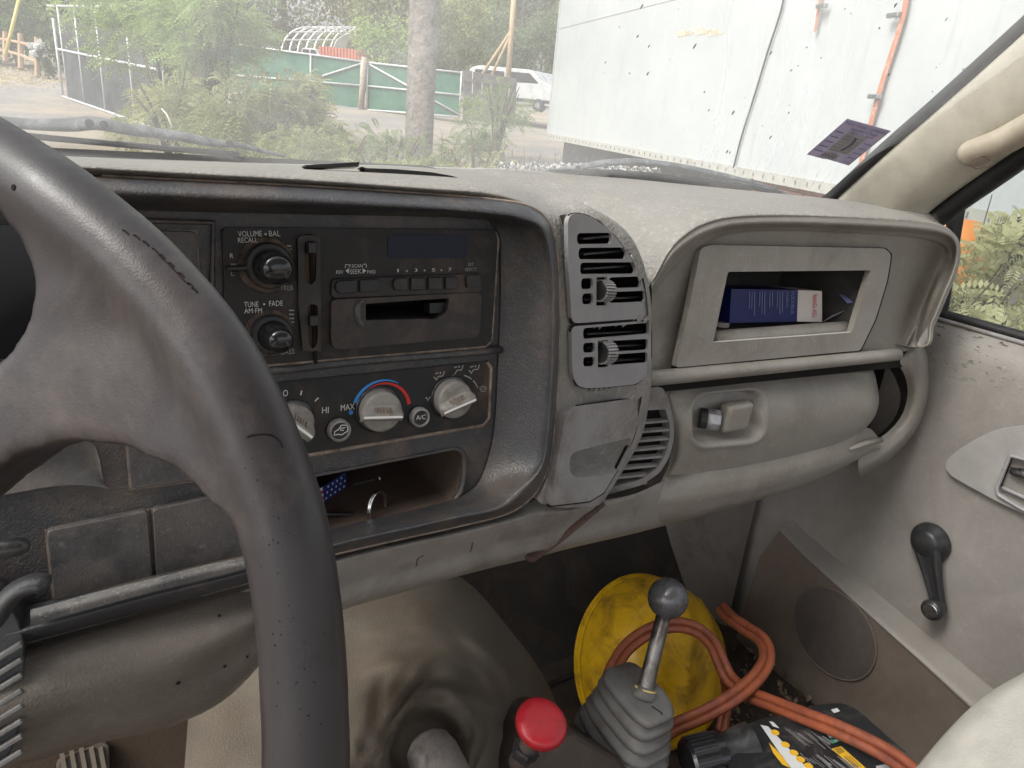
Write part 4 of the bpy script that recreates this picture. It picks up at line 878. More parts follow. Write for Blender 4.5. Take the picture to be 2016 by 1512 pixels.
hose_run([(1185,1380,.99),(1204,1325,1.01),(1232,1277,1.035),(1278,1243,1.045),(1328,1230,1.05),(1372,1240,1.05),(1403,1268,1.05),(1420,1305,1.045),(1438,1338,1.03),(1475,1366,1.0),(1520,1385,.965),(1590,1412,.915),(1660,1440,.875),(1740,1480,.835),(1800,1525,.80),(1850,1590,.76)])
hose_run([(1260,1480,.93),(1320,1436,.95),(1388,1405,.96),(1450,1368,.975),(1492,1330,1.0),(1510,1295,1.03),(1502,1262,1.07),(1470,1238,1.11),(1440,1218,1.14),(1420,1196,1.18)])
hose_run([(1428,1330,1.09),(1432,1360,1.10),(1428,1400,1.10),(1420,1440,1.09)], .005)
# ================================================================= BLACK OIL JUG
jug = thing('oil_jug', PD(1600, 1500, .96), 'scuffed black plastic oil jug with yellow and white label under the hose', 'jug')
M_jug = surfmat('jug plastic', (.020, .020, .022), .36, dirt=(.12, .11, .10), dirt_amt=.36, dscale=16, scratch=.5, spec=.5)
JP = Plane(PD(1600, 1450, .90), PD(1720, 1470, .88) - PD(1490, 1440, .91), PD(1600, 1390, .955) - PD(1590, 1520, .845))
jo = [(1452,1428),(1500,1408),(1555,1402),(1596,1384),(1655,1377),(1688,1390),(1745,1440),(1800,1486),(1850,1560),(1700,1700),(1500,1690),(1410,1600),(1436,1490)]
jb = plate('jug_body', rounded(JP.poly(jo), .014, 4), JP.n, .09, M_jug, jug, bv=.008, seg=4)
nk = PD(1450, 1478, .90); ck = PD(1352, 1502, .885)
mb = MB(); mb.lathe([(.030, -.02), (.027, 0), (.024, .012), (.024, .03)], nk, ck - nk, 26); smooth_by_angle(mb.build('neck', M_jug, jug), 40)
mb = MB(); L = np.linalg.norm(ck - nk)
mb.lathe([(.0285, .022), (.0285, L - .004), (.026, L), (0, L)], nk, ck - nk, 30)
cp_ = smooth_by_angle(mb.build('cap', M_gloss, jug), 30)
mb = MB(); ca = (ck - nk) / L; cu_ = np.cross(ca, (0, 0, 1)); cu_ /= np.linalg.norm(cu_); cv_ = np.cross(ca, cu_)
for i in range(28):
    t = 2 * math.pi * i / 28; d = cu_ * math.cos(t) + cv_ * math.sin(t); mb.box(nk + ca * (L * .7) + d * .0288, ca * L * .24, np.cross(ca, d) * .0011, d * .0008)
mb.build('cap_grip', M_matblk, cp_)
M_wl = flat('label white', (.62, .62, .62), .5); M_yl = flat('label yellow', (.72, .42, .03), .5); M_gl = flat('label grey', (.20, .20, .20), .5); M_gn = flat('label green', (.06, .28, .16), .5)
def lab(pts, m, nm='label', h=.0012): P = [JP.off(h).at(*q) for q in pts]; f = tuple(range(len(P))); return mk(nm, P, [f], m, jug)
lab([(1497,1427),(1512,1430),(1592,1515),(1560,1515),(1540,1490)], M_wl); lab([(1514,1462),(1540,1488),(1556,1512),(1540,1505),(1522,1482)], M_yl, h=.0016)
lab([(1514,1420),(1522,1421),(1535,1434),(1522,1430)], M_wl)
for x, y in ((1526,1442),(1546,1466),(1563,1482),(1576,1495),(1592,1508)):
    c_ = JP.off(.0013).at(x, y); mk('label', [c_ + .0052 * (JP.u * math.cos(t) + JP.v * math.sin(t)) for t in np.linspace(0, 6.2832, 15)[:-1]], [tuple(range(14))], M_yl, jug)
lab([(1637,1474),(1656,1469),(1708,1515),(1684,1515)], M_yl); lab([(1641,1474),(1655,1471),(1664,1480),(1651,1485)], flat('label ochre', (.35, .22, .03), .6), h=.0016)
for k in range(3): stroke(JP, [(1662 + k * 5, 1488 + 0 * k), (1684 + k * 6, 1510)], .0008, M_matblk, jug, 'label_line', .0018)
lab([(1634,1456),(1650,1452),(1656,1459),(1639,1464)], M_gn); lab([(1641,1457),(1648,1455),(1651,1459),(1644,1461)], M_wl, h=.0017)
lab([(1620,1437),(1631,1436),(1645,1450),(1634,1454)], M_wl); lab([(1636,1397),(1648,1394),(1654,1400),(1642,1404)], M_wl); lab([(1724,1508),(1745,1504),(1756,1515),(1728,1518)], M_wl)
rg = np.random.default_rng(5)
for k in range(26):
    x0, y0 = (1545 + (k % 9) * 9, 1432 + (k % 9) * 1.5) if k < 13 else (1575 + (k % 13) * 8, 1484 + (k % 13) * .5)
    x0 += rg.uniform(-3, 3); ln = rg.uniform(18, 46)
    stroke(JP, [(x0, y0 + rg.uniform(-2, 8)), (x0 + ln, y0 + ln * .78 + 4)], rg.choice([.0007, .0012, .003]), M_gl, jug, 'label_line', .0014)
text('5W', JP, (1622,1439), (1640,1456), 8, M_gl, jug, 'label_print', .0018)
# floor litter
lit = MB(); rg = np.random.default_rng(11)
for i in range(420):
    px, py = rg.uniform(1330, 1640), rg.uniform(1270, 1520); p = PZ(px, py, FLZ + rg.uniform(.002, .02)); s = rg.uniform(.003, .011)
    a = rg.normal(size=3); a /= np.linalg.norm(a); b_ = np.cross(a, rg.normal(size=3)); b_ /= np.linalg.norm(b_)
    lit.add([p - a * s, p + b_ * s * .5, p + a * s, p - b_ * s * .5 + (0, 0, .002)], [(0, 1, 2, 3)])
o = lit.build('litter', surfmat('dry leaf litter', (.12, .085, .06), .9, dirt=(.3, .26, .22), dirt_amt=.5, dscale=60, spec=.1)); tag(o, 'dry crumbs and leaf litter on the passenger floor', None, kind='stuff')
# ================================================================= PASSENGER DOOR
DX = 1.12
door = thing('passenger_door', (DX, .35, -.6), 'grey beige passenger door panel with black crank, speaker and side window', 'vehicle door')
M_doorp = surfmat('door panel', (.232, .215, .198), .5, grain=.3, gscale=520, dirt=(.20, .175, .16), dirt_amt=.5, dscale=4, spec=.35, dust=(.36, .34, .31), dust_amt=.3)
M_sill_old = surfmat('speckled shoulder', (.34, .315, .26), .6, grain=.4, gscale=400, dirt=(.10, .085, .07), dirt_amt=.22, dscale=60, dust=(.09, .075, .06), dust_amt=.9, spec=.35)
def speckle_top(m, z0, z1, col):
    """dried mud flecks spattered on the shoulder under the window"""
    nt, lk = m.node_tree.nodes, m.node_tree.links; b = nt['Principled BSDF']; src = b.inputs['Base Color'].links[0].from_socket
    tc = N(nt, 'ShaderNodeTexCoord').outputs['Object']; sx = N(nt, 'ShaderNodeSeparateXYZ'); lk.new(tc, sx.inputs[0])
    mr = N(nt, 'ShaderNodeMapRange'); mr.inputs[1].default_value = z0; mr.inputs[2].default_value = z1; lk.new(sx.outputs[2], mr.inputs[0])
    v = N(nt, 'ShaderNodeTexNoise', **{'Scale': 150, 'Detail': 2, 'Roughness': .7}); mp = N(nt, 'ShaderNodeMapping'); mp.inputs['Scale'].default_value = (1, .45, 1); mp.inputs['Rotation'].default_value = (.5, 0, 0); lk.new(tc, mp.inputs[0]); lk.new(mp.outputs[0], v.inputs[0])
    f = ramp(nt, lk, v.outputs[0], .60, .67); nz = N(nt, 'ShaderNodeTexNoise', **{'Scale': 22, 'Detail': 3}); lk.new(tc, nz.inputs[0])
    f2 = mix(nt, lk, 1.0, f, ramp(nt, lk, nz.outputs[0], .36, .50), 'MULTIPLY'); f3 = mix(nt, lk, 1.0, f2, mr.outputs[0], 'MULTIPLY')
    lk.new(mix(nt, lk, f3, src, col), b.inputs['Base Color'])
M_black = surfmat('black rubber', (.014, .014, .015), .5, dirt=(.05, .045, .04), dirt_amt=.35, dscale=20, spec=.4)
sill = [(1790,612),(1822,622),(1900,640),(2016,669),(2200,716)]
Sa = [PX(x, y, 1.165) for x, y in sill]
def zrow(dx, dz): return [np.array((DX + dx, p[1], p[2] + dz)) for p in Sa]
far_y = Sa[0][1] + .1
def doorrow(x, z): return [np.array((x, y, z)) for y in (.86, .72, .55, .40, .2, -.1, -.5)]
zs = float(np.mean([p[2] for p in Sa]))
SIL = lambda x, z: doorrow(x, z)
loft('door_panel', [SIL(1.165, zs), SIL(1.148, zs - .004), SIL(1.126, zs - .03), SIL(1.118, zs - .085), SIL(1.121, zs - .2), SIL(1.122, -.60), SIL(1.12, -.74), SIL(1.125, -.99)], M_doorp, door, 5, 4)
sx = [PX(x, y, 1.165) for x, y in ((1800,608),(1822,616),(1900,636),(2016,664),(2200,711))]
mb = MB(); mb.tube([np.array((1.163, y, zs + .006)) for y in np.linspace(.86, -.4, 12)], .0085, 10, flat=1.0); mb.build('window_seal', M_black, door, True)
mb = MB(); mb.tube([np.array((1.150, y, zs + .0005)) for y in np.linspace(.86, -.4, 12)], .0035, 8); mb.build('seal_lip', M_shell, door, True)
wf0, wf1 = PX(1884, 412, 1.168), PX(1852, 606, 1.168)
mb = MB(); mb.tube([wf0 + (wf0 - wf1) * .15, wf0, wf1, wf1 + (wf1 - wf0) * .05], .012, 8); mb.build('window_channel', M_black, door, True)
GX = 1.172
glass_px = [(1872,398),(2060,278),(2400,100),(2400,780),(2016,672),(1842,620)]
# glass defined in e_glass below (needs the glass material)
speckle_top(M_doorp, .265, .345, (.06, .05, .04))
# armrest bezel with the pull handle
AB = Plane((1.119, .3, -.45), (0, -1, 0), (0, 0, 1))
ab = [(1860,918),(1866,902),(1888,884),(1925,862),(1962,845),(2016,838),(2300,850),(2300,1140),(2060,1036),(2016,1012),(1960,986),(1905,956),(1870,936)]
hole_h = [(1990,898),(2200,960),(2200,1080),(2016,1004),(1966,974),(1964,962)]
M_arm = surfmat('armrest plastic', (.29, .28, .268), .42, grain=.15, gscale=700, dirt=(.28, .26, .24), dirt_amt=.35, dscale=9)
arm = plate('armrest_bezel', rounded(AB.off(.008).poly(ab), .010, 4), AB.n, .012, M_arm, door, bv=.004, seg=3, holes=[rounded(AB.off(.008).poly(hole_h), .004, 3)])
well('handle_recess', rounded(AB.off(.007).poly(hole_h), .004, 3), (.03, 0, -.002), .96, M_dark, arm)
fr = AB.off(.010)
lp_ = rounded(fr.poly(grow(hole_h, 1.02)), .005, 4)
mb = MB(); mb.tube(lp_ + [lp_[0]], .0028, 8, cap=False); mb.build('handle_frame', M_vent, arm, True)
mb = MB(); mb.tube([AB.off(.002).at(x, y) for x, y in ((1990,926),(2010,932),(2050,944),(2120,965))], [.006,.010,.011,.011], 14, flat=.8); mb.build('pull_handle', M_steel, arm, True)
mb = MB(); mb.box(AB.off(-.006).at(2000, 957), AB.u * .012 , AB.v * .010, AB.n * .002); mb.build('lock_marker', surfmat('faded red', (.45, .17, .15), .55), arm)
mb = MB(); mb.tube([AB.off(.003).at(x, y) for x, y in ((1973,960),(2000,972),(2040,990))], .003, 8); mb.build('handle_sill', M_vent, arm, True)
# crank
cr_ = thing('window_crank', AB.off(.004).at(1833, 1066), 'black window winder handle pointing down on the door panel', 'window crank')
WPl = AB.off(.003); c0 = WPl.at(1833, 1066); c1_ = WPl.off(.020).at(1845, 1196)
mb = MB(); mb.lathe([(.0, 0), (.031, 0), (.030, .006), (.024, .010), (.023, .018), (.018, .022), (0, .023)], c0, AB.n, 36); smooth_by_angle(mb.build('boss', M_matblk, cr_), 50)
a0 = c0 + AB.n * .020; a1 = c1_ + AB.n * .0
ax_ = (a1 - a0); La = np.linalg.norm(ax_); ax_ /= La; sd = np.cross(AB.n, ax_)
rowsC = []
for t, w_, h_ in ((-.12, .006, .003), (0, .019, .005), (.15, .0195, .006), (.5, .0145, .006), (.85, .011, .006), (1.0, .0105, .005), (1.06, .005, .003)):
    q = a0 + ax_ * La * t
    rowsC.append([q + sd * w_ * c + AB.n * (h_ * e - .004) for c, e in ((-1, -.6), (-1.02, .2), (-.75, 1), (-.3, .75), (.3, .75), (.75, 1), (1.02, .2), (1, -.6))])
loft('arm', rowsC, M_matblk, cr_, 4, 3, flip=True)
mb = MB(); mb.lathe([(0, -.004), (.0135, -.004), (.0150, .004), (.0162, .012), (.0165, .016), (.0150, .0195), (.012, .0205), (.0105, .019), (0, .019)], c1_, AB.n, 32); smooth_by_angle(mb.build('crank_knob', M_matblk, cr_), 50)
mb = MB(); mb.lathe([(.0105, .0195), (.0118, .0205), (.0105, .0212)], c1_, AB.n, 28); mb.build('knob_ring', M_steel, cr_)
# lower pocket with speaker
LPn = Plane((1.085, .4, -.8), (0, -1, 0), (0, 0, 1))
M_pock = surfmat('pocket carpet', (.15, .122, .102), .85, grain=.6, gscale=500, grain_type='NOISE', dirt=(.13, .10, .085), dirt_amt=.5, dscale=8, spec=.12)
M_ledge = surfmat('ledge plastic', (.20, .186, .168), .5, dirt=(.2, .175, .155), dirt_amt=.45, dscale=9, scratch=.3)
pk_top = [(1536,1040),(1580,1085),(1640,1140),(1740,1230),(1830,1310),(1925,1396),(2100,1545)]
pkl = LPn.poly(pk_top); y0_, y1_ = pkl[0][1], pkl[-1][1]
low = pkl + [np.array((1.085, y1_, -1.0)), np.array((1.085, y0_ + .04, -1.0)), np.array((1.085, y0_ + .03, pkl[0][2] - .08))]
pocket = plate('door_pocket', low, LPn.n, .036, M_pock, door, bv=.006)
loft('pocket_ledge', [[p + np.array(o_) * np.array((1, 1, (.35 + .65 * k / 6))) for o_ in ((.038, 0, .026), (.030, 0, .022), (.012, 0, .010), (.001, 0, .002), (-.003, 0, -.005), (.002, 0, -.014))] for k, p in enumerate(pkl)], M_ledge, door, 4, 4)
sp_c = LPn.off(.002).at(1640, 1246); sr = np.linalg.norm(LPn.at(1640, 1246) - LPn.at(1640, 1160))
mb = MB(); mb.lathe([(0, .003), (sr * .9, .0035), (sr * .98, .002), (sr, 0)], sp_c, LPn.n, 48); spk = smooth_by_angle(mb.build('speaker_grille', surfmat('grille cloth', (.105, .09, .082), .9, grain=.8, gscale=900, grain_type='NOISE', dirt=(.09, .07, .06), dirt_amt=.4, dscale=20, spec=.1), door), 30)
mb = MB(); mb.tube([sp_c + LPn.n * .001 + sr * (LPn.u * math.cos(t) + LPn.v * math.sin(t)) for t in np.linspace(0, 6.2832, 49)], .002, 6, cap=False); mb.build('grille_ring', M_pock, spk, True)
# kick panel ahead of the door
kk = loft('kick_panel', [[(1.118, .87, -.20), (1.118, .87, -.5), (1.112, .87, -.75), (1.10, .87, -.99)], [(1.112, .80, -.20), (1.108, .79, -.5), (1.10, .785, -.75), (1.095, .78, -.99)], [(1.08, 1.0, -.2), (1.06, 1.0, -.5), (1.05, .98, -.75), (1.04, .95, -.99)]][1:] , surfmat('kick panel', (.12, .105, .095), .75, grain=.3, dirt=(.07, .06, .05), dirt_amt=.5, dscale=8, spec=.2), None, 4, 5)
tag(kk, 'dark side kick panel ahead of the passenger door', None, kind='structure')
# ================================================================= SEAT
seat = thing('passenger_seat', (.8, 0, -.9), 'pale beige vinyl passenger seat cushion at the edge of the cab', 'seat')
M_seat = surfmat('seat vinyl', (.40, .385, .345), .5, grain=.3, gscale=500, dirt=(.34, .32, .275), dirt_amt=.4, dscale=10, spec=.35, wave=.2)
sf_ = [(1765,1570,.74),(1815,1512,.745),(1880,1435,.75),(1945,1372,.755),(2016,1328,.76),(2100,1290,.77),(2250,1260,.80)]
sb_ = [PD(*q) for q in sf_]
rowsS = [[p + np.array((0, .0, -.30)) for p in sb_], [p + np.array((0, .006, -.14)) for p in sb_], [p + np.array((0, .008, -.03)) for p in sb_], sb_, [p + np.array((0, -.03, .016)) for p in sb_], [p + np.array((0, -.12, .022)) for p in sb_], [p + np.array((0, -.5, .0)) for p in sb_]]
loft('seat_cushion', rowsS, M_seat, seat, 5, 5)
# ================================================================= A-PILLAR
pil = thing('windshield_pillar', PD(1800, 300, .95), 'beige windshield pillar trim with a grab handle on the passenger side', 'pillar')
M_pil = surfmat('pillar trim', (.42, .395, .335), .55, grain=.2, gscale=600, dirt=(.34, .31, .25), dirt_amt=.4, dscale=7, spec=.3)
pe1 = [(1630,408,1.10),(1652,392,1.09),(1750,302,1.02),(1850,215,.955),(2016,66,.86),(2260,-160,.74)]
pe2 = [(1815,430,1.06),(1842,408,1.05),(1890,372,1.01),(1950,330,.96),(2040,264,.89),(2290,70,.76)]
rowsL = []
for (a, b_) in zip(pe1, pe2):
    A_, B_ = PD(*a), PD(*b_); nn = np.cross(PD(*pe1[4]) - PD(*pe1[1]), B_ - A_); nn /= np.linalg.norm(nn)
    if nn @ A_ > 0: nn = -nn
    rowsL.append([A_ - nn * .03, A_, A_ * .75 + B_ * .25 + nn * .012, A_ * .45 + B_ * .55 + nn * .016, A_ * .15 + B_ * .85 + nn * .008, B_, B_ - nn * .02])
loft('pillar_trim', rowsL, M_pil, pil, 6, 5)
sealp = [PD(x - 9, y - 10, s + .005) for x, y, s in pe1]
mb = MB(); mb.tube(cr(sealp, 5), .0085, 10); mb.build('glass_seal', M_black, pil, True)
sp2 = [PD(x + 12, y + 13, s + .012) for x, y, s in pe2]
mb = MB(); mb.tube(cr(sp2, 5), .0165, 10); mb.build('door_seal', M_black, pil, True)
M_hand = surfmat('handle trim', (.36, .315, .25), .5, dirt=(.3, .25, .2), dirt_amt=.4, dscale=10, spec=.35)
gh = cr([PD(1898,308,.955),PD(1925,298,.935),PD(1965,283,.905),(PD(2016,256,.875)),PD(2090,215,.83),PD(2250,110,.75)], 5)
mb = MB(); mb.tube(gh, [.010, .0165, .0185, .0195] + [.0195] * (len(gh) - 4), 16, flat=.9); hnd = mb.build('grab_handle', M_hand, pil, True)
hp = Plane(PD(1930, 316, .905), PD(1950, 310, .905) - PD(1910, 322, .905), (0, .3, 1))
q_ = [(1909,317),(1938,306),(1950,318),(1947,326),(1922,333),(1912,326)]
lp_ = [hp.at(*p) for p in q_]; mb = MB(); mb.tube(rounded(lp_, .004, 3) + [rounded(lp_, .004, 3)[0]], .0008, 6, cap=False); mb.build('screw_cover', M_rub, hnd)
# ================================================================= TRAY AND GLOVE TRAY CONTENTS
bx = thing('bandage_box', PP.off(-.03).at(1560, 610), 'opened blue and white BAND-AID box lying on its side in the glove tray', 'box')
XP = Plane(PP.off(-.022).at(1560, 605), (1, .03, 0), FV)
f_ = XP.poly([(1440,569),(1572,571),(1570,633),(1436,636)]); w_ = XP.poly([(1571,571),(1618,573),(1618,634),(1569,633)])
M_bb = surfmat('blue card', (.006, .012, .10), .45, var=.1); M_bw = surfmat('white card', (.62, .56, .52), .5, var=.05)
plate('box_body', f_, XP.n, .045, M_bb, bx, back=True); plate('box_band', [p + XP.n * .0003 for p in w_], XP.n, .0453, M_bw, bx)
e0, e1 = XP.at(1618, 573), XP.at(1618, 634)
mk('end_flap', [e0, e1, e1 + np.array((.012, .012, .006)), e0 + np.array((.014, .012, 0))], [(0, 1, 2, 3)], M_bw, bx)
mk('open_flap', [XP.off(.002).at(1619, 634), TP.off(-.014).at(1702, 593), TP.off(-.018).at(1690, 588), XP.off(-.004).at(1642, 618)], [(0, 1, 2, 3)], surfmat('flap card', (.55, .56, .66), .5), bx)
mk('top_flap', [XP.off(.001).at(1651, 578), TP.off(-.014).at(1702, 593), TP.off(-.018).at(1668, 597)], [(0, 1, 2)], surfmat('flap blue', (.24, .27, .52), .5), bx)
text('BAND-AID', XP, (1601,582), (1600,626), -12, flat('red lettering', (.5, .03, .04), .5), bx, rise=.0012)
M_bt = flat('blue box print', (.16, .19, .34), .6)
text('FLEXIBLE', XP, (1558,575), (1557,619), -9, M_bt, bx, rise=.0008); text('FABRIC', XP, (1548,576), (1547,606), -6, M_bt, bx, rise=.0008)
rg = np.random.default_rng(2)
for k, x in enumerate(range(1476, 1542, 5)):
    if k in (3, 7, 10): continue
    stroke(XP, [(x, 574), (x - 1, 574 + rg.uniform(26, 54))], .0012, M_bt, bx, 'box_print', .0008)
rol = thing('tape_roll', PP.off(-.05).at(1424, 600), 'small white roll of tape at the left end of the glove tray', 'tape')
mb = MB(); q = PP.off(-.045).at(1424, 600); mb.lathe([(.010, -.012), (.020, -.012), (.020, .012), (.010, .012), (.010, -.012)], q, (.5, -.85, .1), 28); smooth_by_angle(mb.build('roll', M_bw, rol), 40)
mb = MB(); mb.lathe([(.0, 0), (.012, 0), (.013, -.024), (0, -.024)], q + np.array((0, 0, -.02)), (0, 0, 1), 16); mb.build('core', M_bw, rol)
ky = thing('key_ring', FP.off(-.02).at(745, 1000), 'shiny split key ring standing among black straps in the lower dash tray', 'key ring')
kc_ = FP.off(-.012).at(743, 1000); kr = .0125; kn = np.array((.6, -.78, .1)); ku = np.cross(kn, (0, 0, 1)); ku /= np.linalg.norm(ku); kv = np.cross(ku, kn / np.linalg.norm(kn))
for dz in (-.0008, .0008):
    mb = MB(); mb.tube([kc_ + kn * dz + kr * (ku * math.cos(t) + kv * 1.15 * math.sin(t)) for t in np.linspace(0, 6.2832, 33)], .0009, 7, cap=False); mb.build('ring', M_chrome, ky, True)
mb = MB(); mb.tube([FP.off(-.02).at(*p) for p in ((640,1010),(690,1012),(735,1022),(742,1030))], .003, 8, flat=.5); mb.tube([FP.off(-.018).at(*p) for p in ((660,1040),(700,1026),(745,1024))], .0025, 8, flat=.5); mb.build('strap', M_matblk, ky, True)
ln = thing('flag_lanyard', FP.off(-.03).at(650, 970), 'red, white and blue stars and stripes lanyard in the lower dash tray', 'lanyard')
LA, LB = FP.off(-.035).at(596, 1000), FP.off(-.070).at(682, 944); X = LB - LA; L = np.linalg.norm(X); X /= L; Yv = np.cross(FP.n, X); Yv /= np.linalg.norm(Yv)
def strip(t0, t1, v0, v1, m, nm, h=0): mk(nm, [LA + X * L * t0 + Yv * v0 + FP.n * h, LA + X * L * t1 + Yv * v0 + FP.n * h, LA + X * L * t1 + Yv * v1 + FP.n * h, LA + X * L * t0 + Yv * v1 + FP.n * h], [(0, 1, 2, 3)], m, ln)
M_fr = flat('flag red', (.45, .02, .03), .7); M_fw = flat('flag white', (.7, .68, .68), .7); M_fb = flat('flag blue', (.02, .03, .17), .7)
solid_ = strip(.45, 1, -.007, .007, M_fb, 'band')
for k in range(5): strip(-.3, .45, -.007 + k * .0028, -.007 + (k + 1) * .0028, (M_fw, M_fr)[k % 2], 'stripe')
for k in range(14): c_ = LA + X * L * (.5 + .035 * k) + Yv * (-.0045 + .0045 * (k % 3)) + FP.n * .0006; mk('star', [c_ + .0011 * (X * math.cos(t) + Yv * math.sin(t)) for t in np.linspace(0, 6.28, 7)[:-1]], [tuple(range(6))], M_fw, ln)
pn = thing('dull_nail', FP.off(-.06).at(725, 950), 'thin grey nail lying at the back of the lower dash tray', 'nail')
mb = MB(); a_, b2_ = FP.off(-.05).at(696, 954), FP.off(-.05).at(738, 944); mb.tube([a_, b2_], .0007, 6); mb.build('shank', M_steel, pn); mb = MB(); mb.lathe([(0, 0), (.0034, 0), (.0034, .001), (0, .001)], FP.off(-.05).at(744, 942), b2_ - a_, 14); mb.build('head', M_steel, pn)
# ================================================================= GLASS
def glassmat(name, tint, veil, streaks=True):
    m, nt, lk, b = newmat(name); nt.remove(b); out = nt['Material Output']
    tr = N(nt, 'ShaderNodeBsdfTransparent'); tr.inputs[0].default_value = (*tint, 1)
    gl = N(nt, 'ShaderNodeBsdfGlossy'); gl.inputs['Roughness'].default_value = .02
    fr = N(nt, 'ShaderNodeFresnel'); fr.inputs[0].default_value = 1.45
    fm = N(nt, 'ShaderNodeMath'); fm.operation = 'MULTIPLY'; fm.inputs[1].default_value = .55; lk.new(fr.outputs[0], fm.inputs[0])
    df = N(nt, 'ShaderNodeBsdfDiffuse'); df.inputs[0].default_value = (.8, .8, .78, 1)
    tl = N(nt, 'ShaderNodeBsdfTranslucent'); tl.inputs[0].default_value = (.8, .8, .78, 1)
    dm = N(nt, 'ShaderNodeMixShader'); dm.inputs[0].default_value = .85; lk.new(df.outputs[0], dm.inputs[1]); lk.new(tl.outputs[0], dm.inputs[2])
    tc = N(nt, 'ShaderNodeTexCoord').outputs['Object']
    n1 = N(nt, 'ShaderNodeTexNoise', **{'Scale': 5, 'Detail': 6, 'Roughness': .7}); lk.new(tc, n1.inputs[0])
    v = N(nt, 'ShaderNodeMapRange'); v.inputs[1].default_value = .3; v.inputs[2].default_value = .75; v.inputs[3].default_value = veil * .7; v.inputs[4].default_value = veil * 1.35
    lk.new(n1.outputs[0], v.inputs[0])
    a = N(nt, 'ShaderNodeMixShader'); lk.new(fm.outputs[0], a.inputs[0]); lk.new(tr.outputs[0], a.inputs[1]); lk.new(gl.outputs[0], a.inputs[2])
    c = N(nt, 'ShaderNodeMixShader'); lk.new(v.outputs[0], c.inputs[0]); lk.new(a.outputs[0], c.inputs[1]); lk.new(dm.outputs[0], c.inputs[2])
    lk.new(c.outputs[0], out.inputs[0]); return m
M_ws = glassmat('windshield glass', (.80, .815, .80), .18)
M_wg = glassmat('door glass', (.78, .80, .79), .07)
# windshield: curved, raked back from the base line
base = [(-.95,.72,-.085),(-.7,.80,-.084),(-.35,.87,-.0835),(0,.893,-.0835),(.4,.893,-.083),(.7,.868,-.080),(.9,.80,-.078),(1.03,.715,-.075)]
wsr = []
for k in (-.06, 0, .25, .5, .75, 1.0):
    wsr.append([(x * (1 - .03 * k), y - .62 * k + .03 * math.sin(max(0, k) * math.pi) * 0, z + .46 * k + .035 * math.sin(max(0, k) * math.pi)) for x, y, z in base])
wsg = thing('windshield', (.1, .6, .05), 'wide dusty streaked windshield above the dashboard', 'windshield')
ws = loft('glass', wsr, M_ws, wsg, 5, 6)
WG = grid(wsr, 5, 6); bvh_w = BVHTree.FromPolygons([Vector(v) for v in WG.reshape(-1, 3)], gridF(*WG.shape[:2]))
def onglass(px, py, lift=0):
    """point on the windshield; lift + = outside"""
    d = Vector(ray(px, py)).normalized(); h = bvh_w.ray_cast(Vector((0, 0, 0)), d)
    if h[0] is None: return PY(px, py, .86)
    return np.array(h[0] + d * lift)
mb = MB(); mb.tube([np.array(p) + (0, .014, -.026) for p in base], .010, 8); mb.build('base_seal', M_black, wsg, True)
g_ = [PX(x, y, GX) for x, y in glass_px]
sg_ = plate('window_glass', g_, np.array((-1.0, 0, 0)), .004, M_wg, door, back=True)
# dirt on the glass: dried specks and drip streaks
rg = np.random.default_rng(21); sp = MB()
for i in range(72):
    px, py = rg.uniform(1085, 1900), rg.uniform(0, 345)
    if py > 1720 - px * .86 + 120: continue
    c_ = onglass(px, py, .001); s = .0004 + .0014 * rg.random() ** 2.2; el = rg.uniform(1, 3.2)
    d1 = onglass(px + 5, py - 8, .001) - c_; d1 /= np.linalg.norm(d1); d2 = np.cross(d1, c_ / np.linalg.norm(c_))
    sp.add([c_ + d1 * s * el * math.cos(t) + d2 * s * math.sin(t) * rg.uniform(.6, 1.1) for t in np.linspace(0, 6.28, 8)[:-1]], [tuple(range(7))])
o = sp.build('dried_specks', surfmat('dried specks', (.05, .05, .045), .9, dirt=(.2, .2, .18), dirt_amt=.4, dscale=200), wsg); o['kind'] = 'stuff'
m, nt, lk, b = newmat('dried streak'); nt.remove(b); t_ = N(nt, 'ShaderNodeBsdfTransparent'); d_ = N(nt, 'ShaderNodeBsdfTranslucent'); d_.inputs[0].default_value = (.75, .8, .86, 1)
d2_ = N(nt, 'ShaderNodeBsdfDiffuse'); d2_.inputs[0].default_value = (.6, .66, .74, 1); a2 = N(nt, 'ShaderNodeAddShader'); mx = N(nt, 'ShaderNodeMixShader')
tc = N(nt, 'ShaderNodeTexCoord'); nz = N(nt, 'ShaderNodeTexNoise', **{'Scale': 30, 'Detail': 4}); lk.new(tc.outputs['Object'], nz.inputs[0])
rp = N(nt, 'ShaderNodeMapRange'); rp.inputs[1].default_value = .35; rp.inputs[2].default_value = .7; rp.inputs[3].default_value = .02; rp.inputs[4].default_value = .30; lk.new(nz.outputs[0], rp.inputs[0])
lk.new(d_.outputs[0], a2.inputs[0]); lk.new(d2_.outputs[0], a2.inputs[1]); lk.new(rp.outputs[0], mx.inputs[0]); lk.new(t_.outputs[0], mx.inputs[1]); lk.new(d_.outputs[0], mx.inputs[2]); lk.new(mx.outputs[0], nt['Material Output'].inputs[0])
M_streak = m
st_ = MB()
def gstreak(pts, w):
    P = cr([onglass(x, y, -.001) for x, y in pts], 6); m_ = len(P); V_ = []
    T_ = np.gradient(P, axis=0)
    for i in range(m_):
        t = T_[i] / np.linalg.norm(T_[i]); s = np.cross(P[i] / np.linalg.norm(P[i]), t) * w / 2 * math.sin(math.pi * (i + .4) / (m_ + .2)); V_ += [P[i] - s, P[i] + s]
    st_.add(V_, [(2 * i, 2 * i + 2, 2 * i + 3, 2 * i + 1) for i in range(m_ - 1)])
